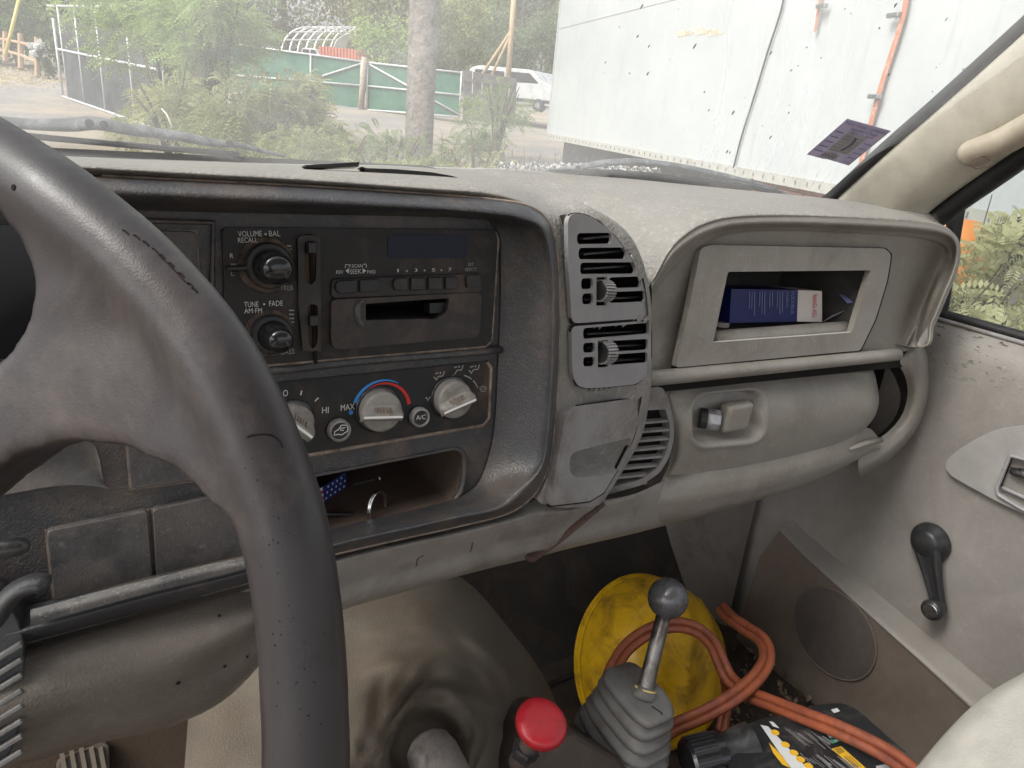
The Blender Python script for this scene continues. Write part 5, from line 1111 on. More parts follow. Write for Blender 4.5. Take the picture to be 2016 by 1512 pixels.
for i in range(26):
    x0 = rg.uniform(1380, 1640); ln = rg.uniform(60, 170); y1 = 372 - (1560 - x0) * .12; bow = rg.uniform(.25, .7)
    gstreak([(x0, y1), (x0 + ln * .30 * bow + 8, y1 - ln * .45), (x0 + ln * .55 * bow + 14, y1 - ln)], rg.uniform(.0008, .0028))
for x0, x1, x2, w in ((1608,1596,1540,.006),(1600,1590,1500,.003),(1625,1600,1560,.003),(1430,1432,1390,.004),(1410,1424,1370,.005),(1480,1486,1430,.004),(1550,1540,1470,.0025),(1690,1660,1590,.003),(1640,1625,1570,.0025)):
    gstreak([(x0, -10), (x1 + 4, 90), (x1 - 6, 190), ((x1 + x2) / 2, 270), (x2, 350)], w)
o = st_.build('drip_streaks', M_streak, wsg); o['kind'] = 'stuff'
# inspection sticker inside the glass
def paper(name, col):
    m, nt, lk, b = newmat(name); tc = N(nt, 'ShaderNodeTexCoord').outputs['Object']; nz = N(nt, 'ShaderNodeTexNoise', **{'Scale': 70, 'Detail': 5}); lk.new(tc, nz.inputs[0])
    c_ = mix(nt, lk, ramp(nt, lk, nz.outputs[0], .35, .7), tuple(x * .85 for x in col), col); lk.new(c_, b.inputs['Base Color']); b.inputs['Roughness'].default_value = .7
    tl = N(nt, 'ShaderNodeBsdfTranslucent'); lk.new(c_, tl.inputs[0]); mx = N(nt, 'ShaderNodeMixShader'); mx.inputs[0].default_value = .6
    lk.new(b.outputs[0], mx.inputs[1]); lk.new(tl.outputs[0], mx.inputs[2]); lk.new(mx.outputs[0], nt['Material Output'].inputs[0]); return m
stk = thing('windshield_sticker', onglass(1670, 280, -.003), 'faded purple paper permit sticker on the lower right windshield', 'sticker')
c4 = [onglass(x, y, -.0035) for x, y in ((1668,234),(1754,258),(1671,326),(1588,304))]
STP = Plane(c4[3], c4[2] - c4[3], c4[0] - c4[3])
if STP.n @ c4[0] > 0: STP = Plane(c4[3], c4[2] - c4[3], c4[0] - c4[3])
def bil(u, v, l=0): return (c4[3] * (1 - u) + c4[2] * u) * (1 - v) + (c4[0] * (1 - u) + c4[1] * u) * v + STP.n * l
plate('sticker_paper', [bil(0, 0), bil(.42, 0), bil(.46, .015), bil(1, 0), bil(1, 1), bil(0, 1)], STP.n, .0004, paper('purple paper', (.50, .46, .56)), stk, back=True)
M_sg = paper('grey paper', (.55, .54, .50)); M_ink = flat('ink', (.11, .10, .15), .7)
def sq(u0, u1, v0, v1, m, nm, l=.0004): mk(nm, [bil(u0, v0, l), bil(u1, v0, l), bil(u1, v1, l), bil(u0, v1, l)], [(0, 1, 2, 3)], m, stk)
sq(.27, .74, .24, .72, M_sg, 'photo_patch'); sq(.26, .62, .04, .20, M_sg, 'signature_patch'); sq(.86, .97, .70, .82, flat('pink paper', (.48, .40, .50), .7), 'hologram')
for u0, u1, v in ((.05,.98,.93),(.12,.9,.835),(.22,.86,.765)):
    pass
def stext(s, u0, u1, v, h, m=M_ink):
    cu = bpy.data.curves.new('t', 'FONT'); cu.body = s; o_ = bpy.data.objects.new('t', cu); COL.objects.link(o_); bpy.context.view_layer.update()
    me = bpy.data.meshes.new_from_object(o_.evaluated_get(bpy.context.evaluated_depsgraph_get())); bpy.data.objects.remove(o_)
    P = np.array([q.co[:] for q in me.vertices]); P[:, 0] -= P[:, 0].min(); P[:, 0] /= P[:, 0].max(); P[:, 1] /= .72
    mk('lettering', [bil(u0 + (u1 - u0) * a, v + h * b_, .0007) for a, b_, _ in P], [tuple(f.vertices) for f in me.polygons], m, stk)
stext('Motor Vehicle Commission', .05, .97, .895, .07); stext('Approved & Ready', .26, .86, .80, .07); stext('Valid for the Month', .28, .84, .735, .045)
for k in range(5):
    v = .68 - k * .13; sq(.03, .22, v, v + .02, M_ink, 'print_line', .0006); sq(.78, .97, v - .10, v - .085, M_ink, 'print_line', .0006)
for k in range(6): sq(.30, .70, .27 + k * .075, .277 + k * .075, M_ink, 'print_line', .0006)
mk('scribble', [bil(.50 + .05 * math.sin(t * 3), .30 + t * .36, .0008) + (0, 0, 0) for t in np.linspace(0, 1, 10)] + [bil(.56 + .05 * math.sin(t * 3), .30 + t * .36, .0008) for t in np.linspace(1, 0, 10)], [tuple(range(20))], M_ink, stk)
for k in range(4): stroke3([bil(.28 + .09 * k, .06, .0008), bil(.31 + .08 * k, .16, .0008), bil(.36 + .08 * k, .08, .0008)], STP.n, .0014, M_ink, stk, 'scribble')
# ================================================================= COWL AND WIPERS (outside the glass)
cowl = thing('cowl', (.1, 1.05, -.14), 'dark plastic cowl strip with dry debris under the wipers', 'cowl')
cw = [[(x, y0 + .015, z - .022) for x, y0, z in base], [(x, y0 + .07, z - .026) for x, y0, z in base], [(x, y0 + .20, z - .075) for x, y0, z in base]]
loft('cowl_panel', cw, M_matblk, cowl, 4, 5)
deb = MB(); rg = np.random.default_rng(31)
for i in range(700):
    px = rg.uniform(985, 1300); py = 326 + (px - 985) * .035 + rg.uniform(-9, 7) * (1 - abs(px - 1120) / 400)
    p = PY(px, py, rg.uniform(.915, .955)); s = rg.uniform(.0015, .005); a = rg.normal(size=3); a /= np.linalg.norm(a); b_ = np.cross(a, rg.normal(size=3)); b_ /= np.linalg.norm(b_)
    deb.add([p - a * s, p + b_ * s * .6, p + a * s, p - b_ * s * .6], [(0, 1, 2, 3)])
o = deb.build('dry_debris', surfmat('pale debris', (.42, .40, .36), .9, dirt=(.16, .2, .26), dirt_amt=.6, dscale=160), cowl); o['kind'] = 'stuff'
M_wip = surfmat('weathered wiper', (.045, .05, .053), .55, dirt=(.2, .2, .2), dirt_amt=.45, dscale=30, spec=.4)
def wp_(px, py, l): return onglass(px, py, l)
def wiper(arm, blade, piv, label, w_arm):
    t = thing('wiper', wp_(*arm[0], .03), label, 'windshield wiper', 'windshield wipers')
    mb = MB(); P = cr([wp_(x, y, .030) for x, y in arm], 5); mb.tube(P, list(np.interp(np.linspace(0, 1, len(P)), [0, .3, .7, 1], w_arm)), 8, flat=.45, up=(0, -.5, .8)); mb.build('arm', M_wip, t, True)
    mb = MB(); P = cr([wp_(x, y, .016) for x, y in blade], 5); mb.tube(P, .0022, 6); mb.build('blade', M_matblk, t, True)
    mb = MB(); P = cr([wp_(x, y - 5, .020) for x, y in blade], 5); mb.tube(P, .0016, 6); mb.build('blade_bracket', M_wip, t, True)
    for x, y in piv:
        p = wp_(x, y, .020); mb = MB(); mb.lathe([(0, 0), (.0042, 0), (.0042, .003), (0, .0035)], p, -p, 12); mb.build('pivot', M_black, t)
    return t
wiper([(-60,228),(40,243),(130,246),(190,243),(260,256),(340,266),(420,281),(470,286),(560,308)], [(-20,262),(90,273),(200,283),(300,292),(400,300),(470,307)], [(176,243),(205,246),(452,283)], 'grey weathered wiper lying across the driver side of the windshield', [.006,.0105,.0075,.003])
wiper([(1060,340),(1120,333),(1180,322),(1250,318),(1330,326),(1420,344),(1480,359),(1562,386)], [(1080,339),(1180,340),(1280,346),(1380,355),(1460,366),(1540,383)], [(1138,331),(1193,326),(1480,357),(1527,371)], 'dark curved wiper lying at the passenger side foot of the windshield', [.004,.007,.006,.003])
# bonnet falling away below the sight line
hood = loft('hood', [[(x, 1.12, -.19) for x in (-1.0, -.5, .1, .7, 1.15)], [(x, 1.6, -.24 - .02 * abs(x - .1)) for x in (-1.0, -.5, .1, .7, 1.1)], [(x, 2.1, -.34 - .03 * abs(x - .1)) for x in (-.95, -.5, .1, .7, 1.05)], [(x, 2.25, -.55) for x in (-.95, -.5, .1, .7, 1.05)]], surfmat('hood paint', (.5, .5, .48), .35, dirt=(.3, .28, .24), dirt_amt=.4), cowl, 4, 4)
# ================================================================= GROUND
def gz(x, y):
    d = np.hypot(x, y); return -1.93 + .050 * np.maximum(0, y * .95 + x * .18) * (1 - np.clip((d - 55) / 160, 0, 1) * .35)
def G(px, py):
    """where a sight line meets the terrain"""
    d = ray(px, py); lo, hi = .5, 400
    f = lambda s: d[2] * s - gz(d[0] * s, d[1] * s)
    for _ in range(60):
        m_ = (lo + hi) / 2
        if f(m_) > 0: lo = m_
        else: hi = m_
    return d * lo
def onG(px, s): d = ray(px, 200); x, y = d[0] * s, d[1] * s; return np.array((x, y, gz(x, y)))
xs = np.concatenate([np.linspace(-220, -40, 10), np.linspace(-34, 60, 70), np.linspace(66, 300, 12)]); ys = np.concatenate([np.linspace(-60, -2, 8), np.linspace(0, 60, 60), np.linspace(66, 420, 20)])
X_, Y_ = np.meshgrid(xs, ys); Z_ = gz(X_, Y_) + .03 * np.sin(X_ * 1.3 + Y_ * .7) * np.sin(Y_ * .9) * .6
m, nt, lk, b = newmat('gravel ground'); tc = N(nt, 'ShaderNodeTexCoord').outputs['Object']
n1 = N(nt, 'ShaderNodeTexNoise', **{'Scale': .45, 'Detail': 8, 'Roughness': .65}); n2 = N(nt, 'ShaderNodeTexNoise', **{'Scale': 9, 'Detail': 8, 'Roughness': .8}); lk.new(tc, n1.inputs[0]); lk.new(tc, n2.inputs[0])
c = mix(nt, lk, ramp(nt, lk, n2.outputs[0], .35, .7), (.12, .11, .10), (.31, .285, .26)); c = mix(nt, lk, ramp(nt, lk, n1.outputs[0], .42, .62), c, (.30, .25, .185))
lk.new(c, b.inputs['Base Color']); b.inputs['Roughness'].default_value = .95
bp = N(nt, 'ShaderNodeBump'); bp.inputs['Strength'].default_value = .6; bp.inputs['Distance'].default_value = .05; lk.new(n2.outputs[0], bp.inputs['Height']); lk.new(bp.outputs[0], b.inputs['Normal'])
gr = mk('ground', np.stack([X_, Y_, Z_], -1).reshape(-1, 3), gridF(len(ys), len(xs)), m, None, True); tag(gr, 'dusty gravel yard rising away from the truck', None, kind='structure')
# ================================================================= FOLIAGE
def leafmat(name, cols, rough=.6, trans=.48):
    m, nt, lk, b = newmat(name); ge = N(nt, 'ShaderNodeNewGeometry'); r = nt.new('ShaderNodeValToRGB'); e = r.color_ramp.elements
    e[0].color = (*cols[0], 1); e[1].color = (*cols[-1], 1); e[1].position = 1
    for k, c_ in enumerate(cols[1:-1]): q = e.new((k + 1) / (len(cols) - 1)); q.color = (*c_, 1)
    lk.new(ge.outputs['Random Per Island'], r.inputs[0])
    tc = N(nt, 'ShaderNodeTexCoord').outputs['Object']; nz = N(nt, 'ShaderNodeTexNoise', **{'Scale': .9, 'Detail': 4}); lk.new(tc, nz.inputs[0])
    c_ = mix(nt, lk, ramp(nt, lk, nz.outputs[0], .35, .65), r.outputs[0], mix(nt, lk, .5, r.outputs[0], tuple(min(1, x * 1.5) for x in cols[-1])))
    lk.new(c_, b.inputs['Base Color']); b.inputs['Roughness'].default_value = rough; b.inputs['Specular IOR Level'].default_value = .25
    tl = N(nt, 'ShaderNodeBsdfTranslucent'); lk.new(c_, tl.inputs[0]); mx = N(nt, 'ShaderNodeMixShader'); mx.inputs[0].default_value = trans
    lk.new(b.outputs[0], mx.inputs[1]); lk.new(tl.outputs[0], mx.inputs[2]); lk.new(mx.outputs[0], nt['Material Output'].inputs[0]); return m
L_dk = leafmat('dark needles', [(.065,.10,.045),(.11,.15,.065),(.17,.215,.09)])
L_gr = leafmat('green leaves', [(.085,.12,.05),(.13,.175,.068),(.20,.25,.10)])
L_br = leafmat('bright leaves', [(.12,.19,.055),(.20,.29,.08),(.31,.40,.14)])
L_yl = leafmat('yellow green fronds', [(.13,.165,.065),(.21,.235,.095),(.31,.325,.14)])
L_fall = leafmat('turning leaves', [(.22,.22,.09),(.34,.29,.11),(.44,.29,.13),(.27,.30,.12)])
L_olv = leafmat('olive leaves', [(.16,.18,.075),(.25,.27,.10),(.34,.35,.15)])
M_bark = surfmat('grey bark', (.21, .185, .165), .9, grain=1.0, gscale=11, gdist=.05, grain_type='NOISE', dirt=(.09, .075, .06), dirt_amt=.62, dscale=5, dust=(.48, .48, .44), dust_amt=.6, var=.3, spec=.1)
M_twig = surfmat('twig', (.10, .078, .058), .9, dscale=5, spec=.1)
def rot_frames(D, rg):
    D = D / np.linalg.norm(D, axis=1)[:, None]; R_ = rg.normal(size=D.shape); S_ = np.cross(D, R_); S_ /= np.linalg.norm(S_, axis=1)[:, None]; return D, S_, np.cross(D, S_)
def leaves_mesh(C, Dn, ln, wd, rg):
    """one rhombic leaf per centre"""
    D, S_, U = rot_frames(Dn, rg); n = len(C); L = (ln * rg.uniform(.6, 1.3, n))[:, None]; w_ = (wd * rg.uniform(.6, 1.3, n))[:, None]
    V = np.stack([C - D * L * .5, C + S_ * w_ * .5 + U * w_ * .12, C + D * L * .5, C - S_ * w_ * .5 + U * w_ * .12], 1).reshape(-1, 3)
    return V, np.arange(4 * n).reshape(-1, 4)
def fast(name, V, F, mat, parent):
    off = OFF[parent.name] if parent is not None else np.zeros(3); me = bpy.data.meshes.new(name); n, k = F.shape
    me.vertices.add(len(V)); me.vertices.foreach_set('co', (V - off).astype(np.float32).ravel()); me.loops.add(n * k); me.loops.foreach_set('vertex_index', F.astype(np.int32).ravel())
    me.polygons.add(n); me.polygons.foreach_set('loop_start', np.arange(0, n * k, k, dtype=np.int32)); me.polygons.foreach_set('loop_total', np.full(n, k, np.int32)); me.update(calc_edges=True); me.validate()
    o = bpy.data.objects.new(name, me); COL.objects.link(o); OFF[o.name] = off; me.materials.append(mat)
    if parent is not None: o.parent = parent
    return o
def fronds(P0, Dn, length, rg, pairs=9, lw=.16, droop=.35, ang=.9):
    """compound leaves: leaflets set in pairs along a drooping stalk"""
    n = len(P0); D, S_, U = rot_frames(Dn, rg); S_[:, 2] *= .4; S_ /= np.linalg.norm(S_, axis=1)[:, None]; Vs = []; L = (length * rg.uniform(.6, 1.25, n))[:, None]
    for k in range(pairs):
        t = (k + .6) / pairs; base_ = P0 + D * L * t - np.array((0, 0, 1)) * (droop * L * t * t)
        ll = L * lw * math.sin(math.pi * (t * .8 + .15)) * 1.25 + .004
        for sg in (-1, 1):
            d = D * math.cos(ang) + S_ * sg * math.sin(ang) - np.array((0, 0, .25)); d /= np.linalg.norm(d, axis=1)[:, None]; w_ = np.cross(d, U); w_ /= np.linalg.norm(w_, axis=1)[:, None]
            Vs.append(np.stack([base_, base_ + d * ll * .5 + w_ * ll * .2, base_ + d * ll, base_ + d * ll * .5 - w_ * ll * .2], 1))
    V = np.concatenate([v.reshape(-1, 3) for v in Vs]); return V, np.arange(len(V)).reshape(-1, 4)
def blob_points(rg, n, c, r, clumps=14, inner=.25):
    """points gathered in clumps through an uneven crown"""
    cc = rg.normal(size=(clumps, 3)); cc /= np.linalg.norm(cc, axis=1)[:, None]; cc *= rg.uniform(inner, .95, clumps)[:, None] ** .7
    k = rg.integers(0, clumps, n); q = rg.normal(size=(n, 3)); q /= np.linalg.norm(q, axis=1)[:, None]; q *= (rg.uniform(0, 1, n) ** .45 * rg.uniform(.24, .46, clumps)[k])[:, None]
    P = cc[k] + q; return np.asarray(c) + P * np.asarray(r), q + cc[k] * .4
def trunk_mesh(mb, p, h, r, rg, lean=(0, 0), limbs=6, spread=.5, n=9):
    P = [np.array(p) + (lean[0] * t + .02 * h * math.sin(3 * t + r * 40), lean[1] * t, h * t) for t in np.linspace(0, 1, 8)]; mb.tube(P, list(np.linspace(r, r * .3, 8)), n)
    for i in range(limbs):
        t = rg.uniform(.3, .92); q = np.array(p) + (lean[0] * t, lean[1] * t, h * t); a = rg.uniform(0, 6.28); L = h * spread * (1.1 - t) * rg.uniform(.5, 1)
        e = q + np.array((math.cos(a) * L, math.sin(a) * L, L * rg.uniform(.3, .8))); mb.tube([q, (q + e) / 2 + (0, 0, L * .06), e], [r * .35, r * .22, r * .06], 5)
SEED = [100]
def tree(name, label, cat, px, s, h, cr_r, n, leaf, mat, group=None, ch=.62, kind='leaf', tr=None, clumps=18, lean=(0, 0), cz=None, pz=None):
    SEED[0] += 1; rg = np.random.default_rng(SEED[0]); p = onG(px, s) if pz is None else pz
    t = thing(name, p, label, cat, group); mb = MB(); trunk_mesh(mb, p + (0, 0, -.15), h * .92, tr or h * .018, rg, lean); mb.build('trunk', M_bark, t, True)
    c_ = p + np.array((lean[0] * .6, lean[1] * .6, h * (ch if cz is None else cz))); C, Dn = blob_points(rg, n, c_, cr_r, clumps)
    if kind == 'leaf': V, F = leaves_mesh(C, Dn + rg.normal(size=C.shape) * .5, leaf, leaf * .62, rg)
    else: V, F = fronds(C, Dn * (1, 1, .4) + rg.normal(size=C.shape) * .3, leaf, rg, pairs=7)
    fast('crown', V, F, mat, t); return t
# --- backdrop of trees beyond the fences
bk_ = [(-160,46,15,(5.5,4,6),L_gr,'leaf'),(60,52,17,(6,4,7),L_br,'leaf'),(250,60,18,(7,5,8),L_dk,'leaf'),(430,66,19,(7,5,8),L_gr,'leaf'),(560,70,20,(7,5,8),L_fall,'leaf'),(690,74,20,(7,5,8),L_fall,'leaf'),
       (760,62,16,(4.5,4,6),L_olv,'leaf'),(900,66,19,(6,5,8),L_olv,'leaf'),(985,72,19,(6,5,8),L_fall,'leaf'),(1075,60,17,(5,5,7),L_gr,'leaf'),(1160,70,20,(7,5,8),L_dk,'leaf'),(340,74,20,(8,5,8),L_fall,'leaf'),(1020,56,13,(3.5,3.5,5.6),L_olv,'leaf'),(830,84,22,(8,5,9),L_gr,'leaf')]
bl_ = ['leafy green tree at the far left beyond the split rail fence','bright green tree behind the split rail fence and the leaning pole','dark tree standing behind the open chain link gate','broad green tree rising behind the hoop greenhouse frame, left side','tree turning tan above the left of the hoop greenhouse','tan and green tree above the white tarp of the greenhouse',
       'olive round tree just left of the big bare trunk','olive tree behind the right half of the green gate','rust tinged tree directly behind the wooden utility pole','green tree beyond the white van beside the trailer edge','dark green tall tree hidden mostly behind the white trailer','tan tall tree far behind the chain link gate','low olive tree behind the wooden utility pole and van','tallest green tree far behind the big bare trunk']
for (px, s, h, r, mt, kd), lb_ in zip(bk_, bl_): tree('tree', lb_, 'tree', px, s, h, r, 6500, .42, mt, 'trees beyond the fences', .55, kd, cz=.5, clumps=26)
# --- low growth that closes the view under those crowns
for px, s, h, r, mt, lb_ in ((690,66,4.5,(4,2.5,2.4),L_olv,'low olive thicket behind the greenhouse end'),(770,42,5.5,(2.6,2.2,3.0),L_br,'yellow green bush rising behind the gate just left of the big trunk'),(880,44,6,(2.6,2.2,3.2),L_olv,'olive bush behind the green gate just right of the big trunk'),(960,48,6,(3.5,2.5,3.2),L_gr,'green bush between the gate end and the utility pole'),(1060,50,6,(3,2.5,3.2),L_dk,'dark bush behind the white van'),(40,30,4.6,(2.6,2,2.5),L_br,'bright green bush behind the split rail fence posts'),(150,34,5,(2.8,2,2.8),L_gr,'green bush behind the far end of the open gate'),(-80,30,5,(3,2,2.8),L_br,'bright bush at the far left edge behind the rail fence')):
    tree('bush', lb_, 'bush', px, s, h, r, 5000, .26, mt, 'bushes behind the fences', .5, 'leaf', tr=.05, clumps=20)
# --- near shrubs with ferny compound leaves
def shrub(name, label, px, s, h, r, n, ln, mat, pairs=8, droop=.35, tr=.035, cz=.58, group='shrubs before the truck', clumps=16, stems=11):
    SEED[0] += 1; rg = np.random.default_rng(SEED[0]); p = onG(px, s); t = thing(name, p, label, 'shrub', group); mb = MB()
    for i in range(stems):
        a = rg.uniform(0, 6.28); e = p + np.array((math.cos(a) * r[0] * .6, math.sin(a) * r[1] * .6, h * rg.uniform(.6, .95))); mb.tube([p + (0, 0, -.1), (p + e) / 2 + (0, 0, h * .12), e], [tr, tr * .7, tr * .25], 5)
    mb.build('stem', M_twig, t, True); C, Dn = blob_points(rg, n, p + (0, 0, h * cz), r, clumps)
    V, F = fronds(C, Dn * (1, 1, .35) + rg.normal(size=C.shape) * .35, ln, rg, pairs, droop=droop); fast('foliage', V, F, mat, t); return t
shrub('shrub', 'tall green locust shrub with ferny leaves overhanging the open chain link gate', 330, 13.5, 5.2, (1.75,1.4,1.9), 3000, .42, L_br, cz=.60, clumps=20)
shrub('shrub', 'darker green arching shrub top above the gate, top of the view', 420, 15, 6.4, (2.2,1.5,1.7), 2600, .45, L_gr, cz=.78, clumps=18)
shrub('shrub', 'bright green locust shrub in front of the left end of the green fence', 430, 12.2, 3.3, (.95,.8,.80), 2000, .34, L_br, cz=.66)
shrub('shrub', 'olive feathery shrub at the foot of the chain link gate', 335, 10.5, 1.7, (.85,.7,.62), 1300, .24, L_olv, cz=.5)
shrub('shrub', 'large yellow green drooping feathery shrub in the middle of the view', 530, 9.4, 1.72, (1.02,.9,.56), 3600, .28, L_yl, droop=.6, cz=.56, clumps=22)
shrub('shrub', 'low yellow green feathery growth in front of the dashboard end of the wiper', 640, 8.0, 1.15, (.8,.6,.42), 1100, .24, L_yl, droop=.5, cz=.6)
shrub('shrub', 'grey green weedy shrub left of the big trunk foot', 760, 8.6, 1.2, (.75,.6,.42), 800, .22, L_gr, cz=.6)
shrub('shrub', 'light green weeds in front of the big trunk foot', 850, 7.6, 1.05, (.65,.5,.36), 700, .22, L_yl, cz=.62)
shrub('shrub', 'loose green weeds before the grey board panel', 950, 8.8, 1.35, (.62,.5,.5), 420, .20, L_gr, cz=.62, clumps=10)
shrub('shrub', 'sparse leafy weeds beside the trailer corner', 1030, 8.2, 1.15, (.5,.5,.45), 260, .18, L_olv, cz=.6, clumps=9)
shrub('shrub', 'leafy weeds against the grey board panel by the van', 985, 17, 1.9, (.8,.5,.75), 420, .3, L_br, cz=.6, clumps=10)
# bare weed stems
wd = thing('dry_weeds', onG(980, 7.6), 'thin bare brown weed stems in front of the trailer corner', 'weeds'); mb = MB(); rg = np.random.default_rng(77)
for i in range(34):
    p = onG(rg.uniform(860, 1070), rg.uniform(6.4, 8.6)); h = rg.uniform(.7, 1.35); e = p + np.array((rg.normal() * .22, rg.normal() * .2, h)); mid_ = (p + e) / 2 + rg.normal(size=3) * .04; mb.tube([p, mid_, e], [.006, .005, .002], 4)
    for k in range(4):
        q = p + (e - p) * rg.uniform(.4, .95); mb.tube([q, q + np.array((rg.normal() * .13, rg.normal() * .1, rg.uniform(.03, .2)))], [.003, .0012], 4)
mb.build('stems', M_twig, wd, True)
for (a, b_, s) in (((318,214),(340,252),9.2), ((474,212),(520,300),8.2)):
    t = thing('dead_branch', PD(*a, s), ('pale broken stick poking up beside the wiper' if a[0] < 400 else 'long thin dry stalk arching in the yellow shrub'), 'branch'); mb = MB(); q0, q1 = PD(*a, s), PD(*b_, s - .1); mb.tube([q0, (q0 + q1) / 2 + (0, 0, .05), q1], [.008, .012, .016] if a[0] < 400 else [.005, .006, .007], 6); mb.build('wood', surfmat('pale stick', (.45, .41, .36), .9) if a[0] < 400 else M_twig, t, True)
# --- big trunk
bt_ = thing('big_tree', onG(828, 14.2), 'thick grey tree trunk with pale lichen in front of the green gate', 'tree'); mb = MB(); p = onG(828, 14.2); q = PD(838, -60, 14.2)
P = [p + (0, 0, -.2), p + (q - p) * .12, p + (q - p) * .4, p + (q - p) * .75, q, q + (q - p) * .8]; mb.tube(cr(P, 5), list(np.interp(np.linspace(0, 1, 26), [0, .15, .5, 1], [.36, .285, .29, .33])), 18); to = mb.build('trunk', M_bark, bt_, True)
mb = MB(); rg = np.random.default_rng(9)
for i in range(14):
    k = rg.uniform(1.15, 2.2); o0 = p + (q - p) * k; a = rg.uniform(0, 6.28); e = o0 + np.array((math.cos(a), math.sin(a), .25)) * rg.uniform(.7, 2.2); mb.tube([o0, (o0 + e) / 2 + (0, 0, .1), e], [.03, .016, .005], 5)
mb.build('limbs', M_twig, bt_, True); C, Dn = blob_points(rg, 3000, p + (q - p) * 2.3, (4.5, 4.5, 3), 20); V, F = leaves_mesh(C, Dn, .2, .12, rg); fast('crown', V, F, L_olv, bt_)
# ================================================================= FENCES
M_galv = surfmat('galvanised pipe', (.50, .51, .52), .5, dirt=(.36, .36, .36), dirt_amt=.4, dscale=6, metal=.25, spec=.5)
def screenmat(name, c0, c1):
    m, nt, lk, b = newmat(name); tc = N(nt, 'ShaderNodeTexCoord').outputs['Object']; nz = N(nt, 'ShaderNodeTexNoise', **{'Scale': 1.6, 'Detail': 6, 'Roughness': .7}); lk.new(tc, nz.inputs[0])
    lk.new(mix(nt, lk, ramp(nt, lk, nz.outputs[0], .35, .7), c0, c1), b.inputs['Base Color']); b.inputs['Roughness'].default_value = .8; b.inputs['Specular IOR Level'].default_value = .15; return m
M_gscr = screenmat('green screen', (.028, .095, .058), (.065, .165, .108)); M_kscr = screenmat('dark screen', (.028, .03, .033), (.085, .09, .095))
def pipe(pts, r, name, parent, mat=None): mb = MB(); mb.tube(pts, r, 8); return mb.build(name, mat or M_galv, parent, True)
# open gate leaf on the left: plane through two ground points
gA, gB = G(124, 192), G(262, 240); dv = gB - gA; dv[2] = 0; Lg = np.linalg.norm(dv); dv /= Lg
gate = thing('open_gate', gA, 'open chain link gate leaf with grey pipe frame and dark screen on the left', 'gate')
Hg = 2.25
def gp(t, h): q = gA + dv * (Lg * t); q = q.copy(); q[2] = gA[2] + (gB[2] - gA[2]) * t + h; return q
for t in (.0, .10, .36, .66, 1.03, 1.38): pipe([gp(t, -.02 if t else -.3), gp(t, Hg if t else Hg - .28)], .032 if t in (.0, .66, 1.03) else .025, 'upright', gate)
for h in (.03, 1.22): pipe([gp(.0, h), gp(1.9, h)], .03, 'rail', gate)
pipe([gp(-.06, Hg), gp(1.1, Hg + .1)], .03, 'rail', gate)
nrm_g = np.cross(dv, (0, 0, 1)); plate('screen', [gp(.08, .06), gp(1.85, .06), gp(1.85, Hg - .45), gp(.08, Hg - .3)], nrm_g if nrm_g @ gA < 0 else -nrm_g, .01, M_kscr, gate, back=True)
# green gates across the yard
fA, fM, fB = G(560, 205), G(712, 214), G(905, 228)
sF = 27.5
def FPp(px, py): # vertical plane through fA..fB
    return FPl.at(px, py)
a_, b_ = PD(530, 200, 29.5), PD(910, 225, 26.5); fu = b_ - a_; fu[2] = 0; FPl = Plane(a_, fu, (0, 0, 1))
def greenleaf(label, tl, tr, br, bl, diag, ups, midl, midr, grp):
    t = thing('green_gate', FPl.at(*bl), label, 'gate', grp)
    plate('screen', [FPl.off(-.02).at(*q) for q in (tl, tr, br, bl)], FPl.n, .015, M_gscr, t, back=True)
    for a, b2 in ((tl, tr), (bl, br), (midl, midr), diag): pipe([FPl.off(.03).at(*a), FPl.off(.03).at(*b2)], .034, 'rail', t)
    for a, b2 in ups: pipe([FPl.off(.035).at(*a), FPl.off(.035).at(*b2)], .034, 'upright', t)
    return t
greenleaf('left leaf of the green screened gate with one rising diagonal brace', (440,84), (712,121), (706,214), (440,196), ((586,165),(712,125)), [((612,106),(610,208)),((712,121),(707,216)),((440,84),(440,196))], (440,146), (709,168), 'green screened gate leaves')
greenleaf('right leaf of the green screened gate, partly behind the big trunk', (724,123), (909,143), (904,230), (722,216), ((726,126),(905,226)), [((724,123),(722,216)),((909,140),(904,232))], (723,169), (906,187), 'green screened gate leaves')
gpst = thing('gate_post', FPl.at(712, 216), 'rough pale wooden post where the two green gate leaves meet', 'post'); mb = MB(); mb.tube([FPl.off(.12).at(710, 226), FPl.off(.12).at(714, 170), FPl.off(.12).at(718, 112)], [.13, .12, .11], 9); mb.build('timber', surfmat('weathered post', (.34, .29, .235), .9, dirt=(.2, .16, .12), dirt_amt=.5, dscale=8, grain=.6, gscale=30, grain_type='NOISE'), gpst, True)
# split rail fence
M_rail = surfmat('fence wood', (.36, .24, .15), .85, dirt=(.22, .15, .10), dirt_amt=.4, dscale=6)
srf = thing('rail_fence', PD(40, 130, 26), 'brown split rail fence of short posts at the far left', 'fence')
for x, y0, y1, s in ((10,63,116,27),(40,67,130,26),(73,75,146,25),(-40,58,110,28)):
    mb = MB(); a, b_ = PD(x, y0, s), PD(x + 1, y1 + 6, s); mb.tube([b_, a], [.10, .095], 7); mb.build('post', M_rail, srf)
for q in (((-40,75),(10,78),(40,84),(73,92)), ((-40,96),(10,100),(40,108),(73,122))):
    for i in range(3): mb = MB(); a, b_ = PD(*q[i], 28 - i), PD(*q[i + 1], 27 - i); mb.tube([a, b_], .055, 6); mb.build('rail', M_rail, srf)
gy = thing('guy_guard', PD(12, 106, 24), 'leaning yellow plastic guy wire guard pole by the rail fence', 'pole'); mb = MB(); mb.tube([PD(10,110,24), PD(42,-20,24)], .055, 9); mb.build('tube', flat('yellow plastic', (.62,.50,.16), .5), gy, True)
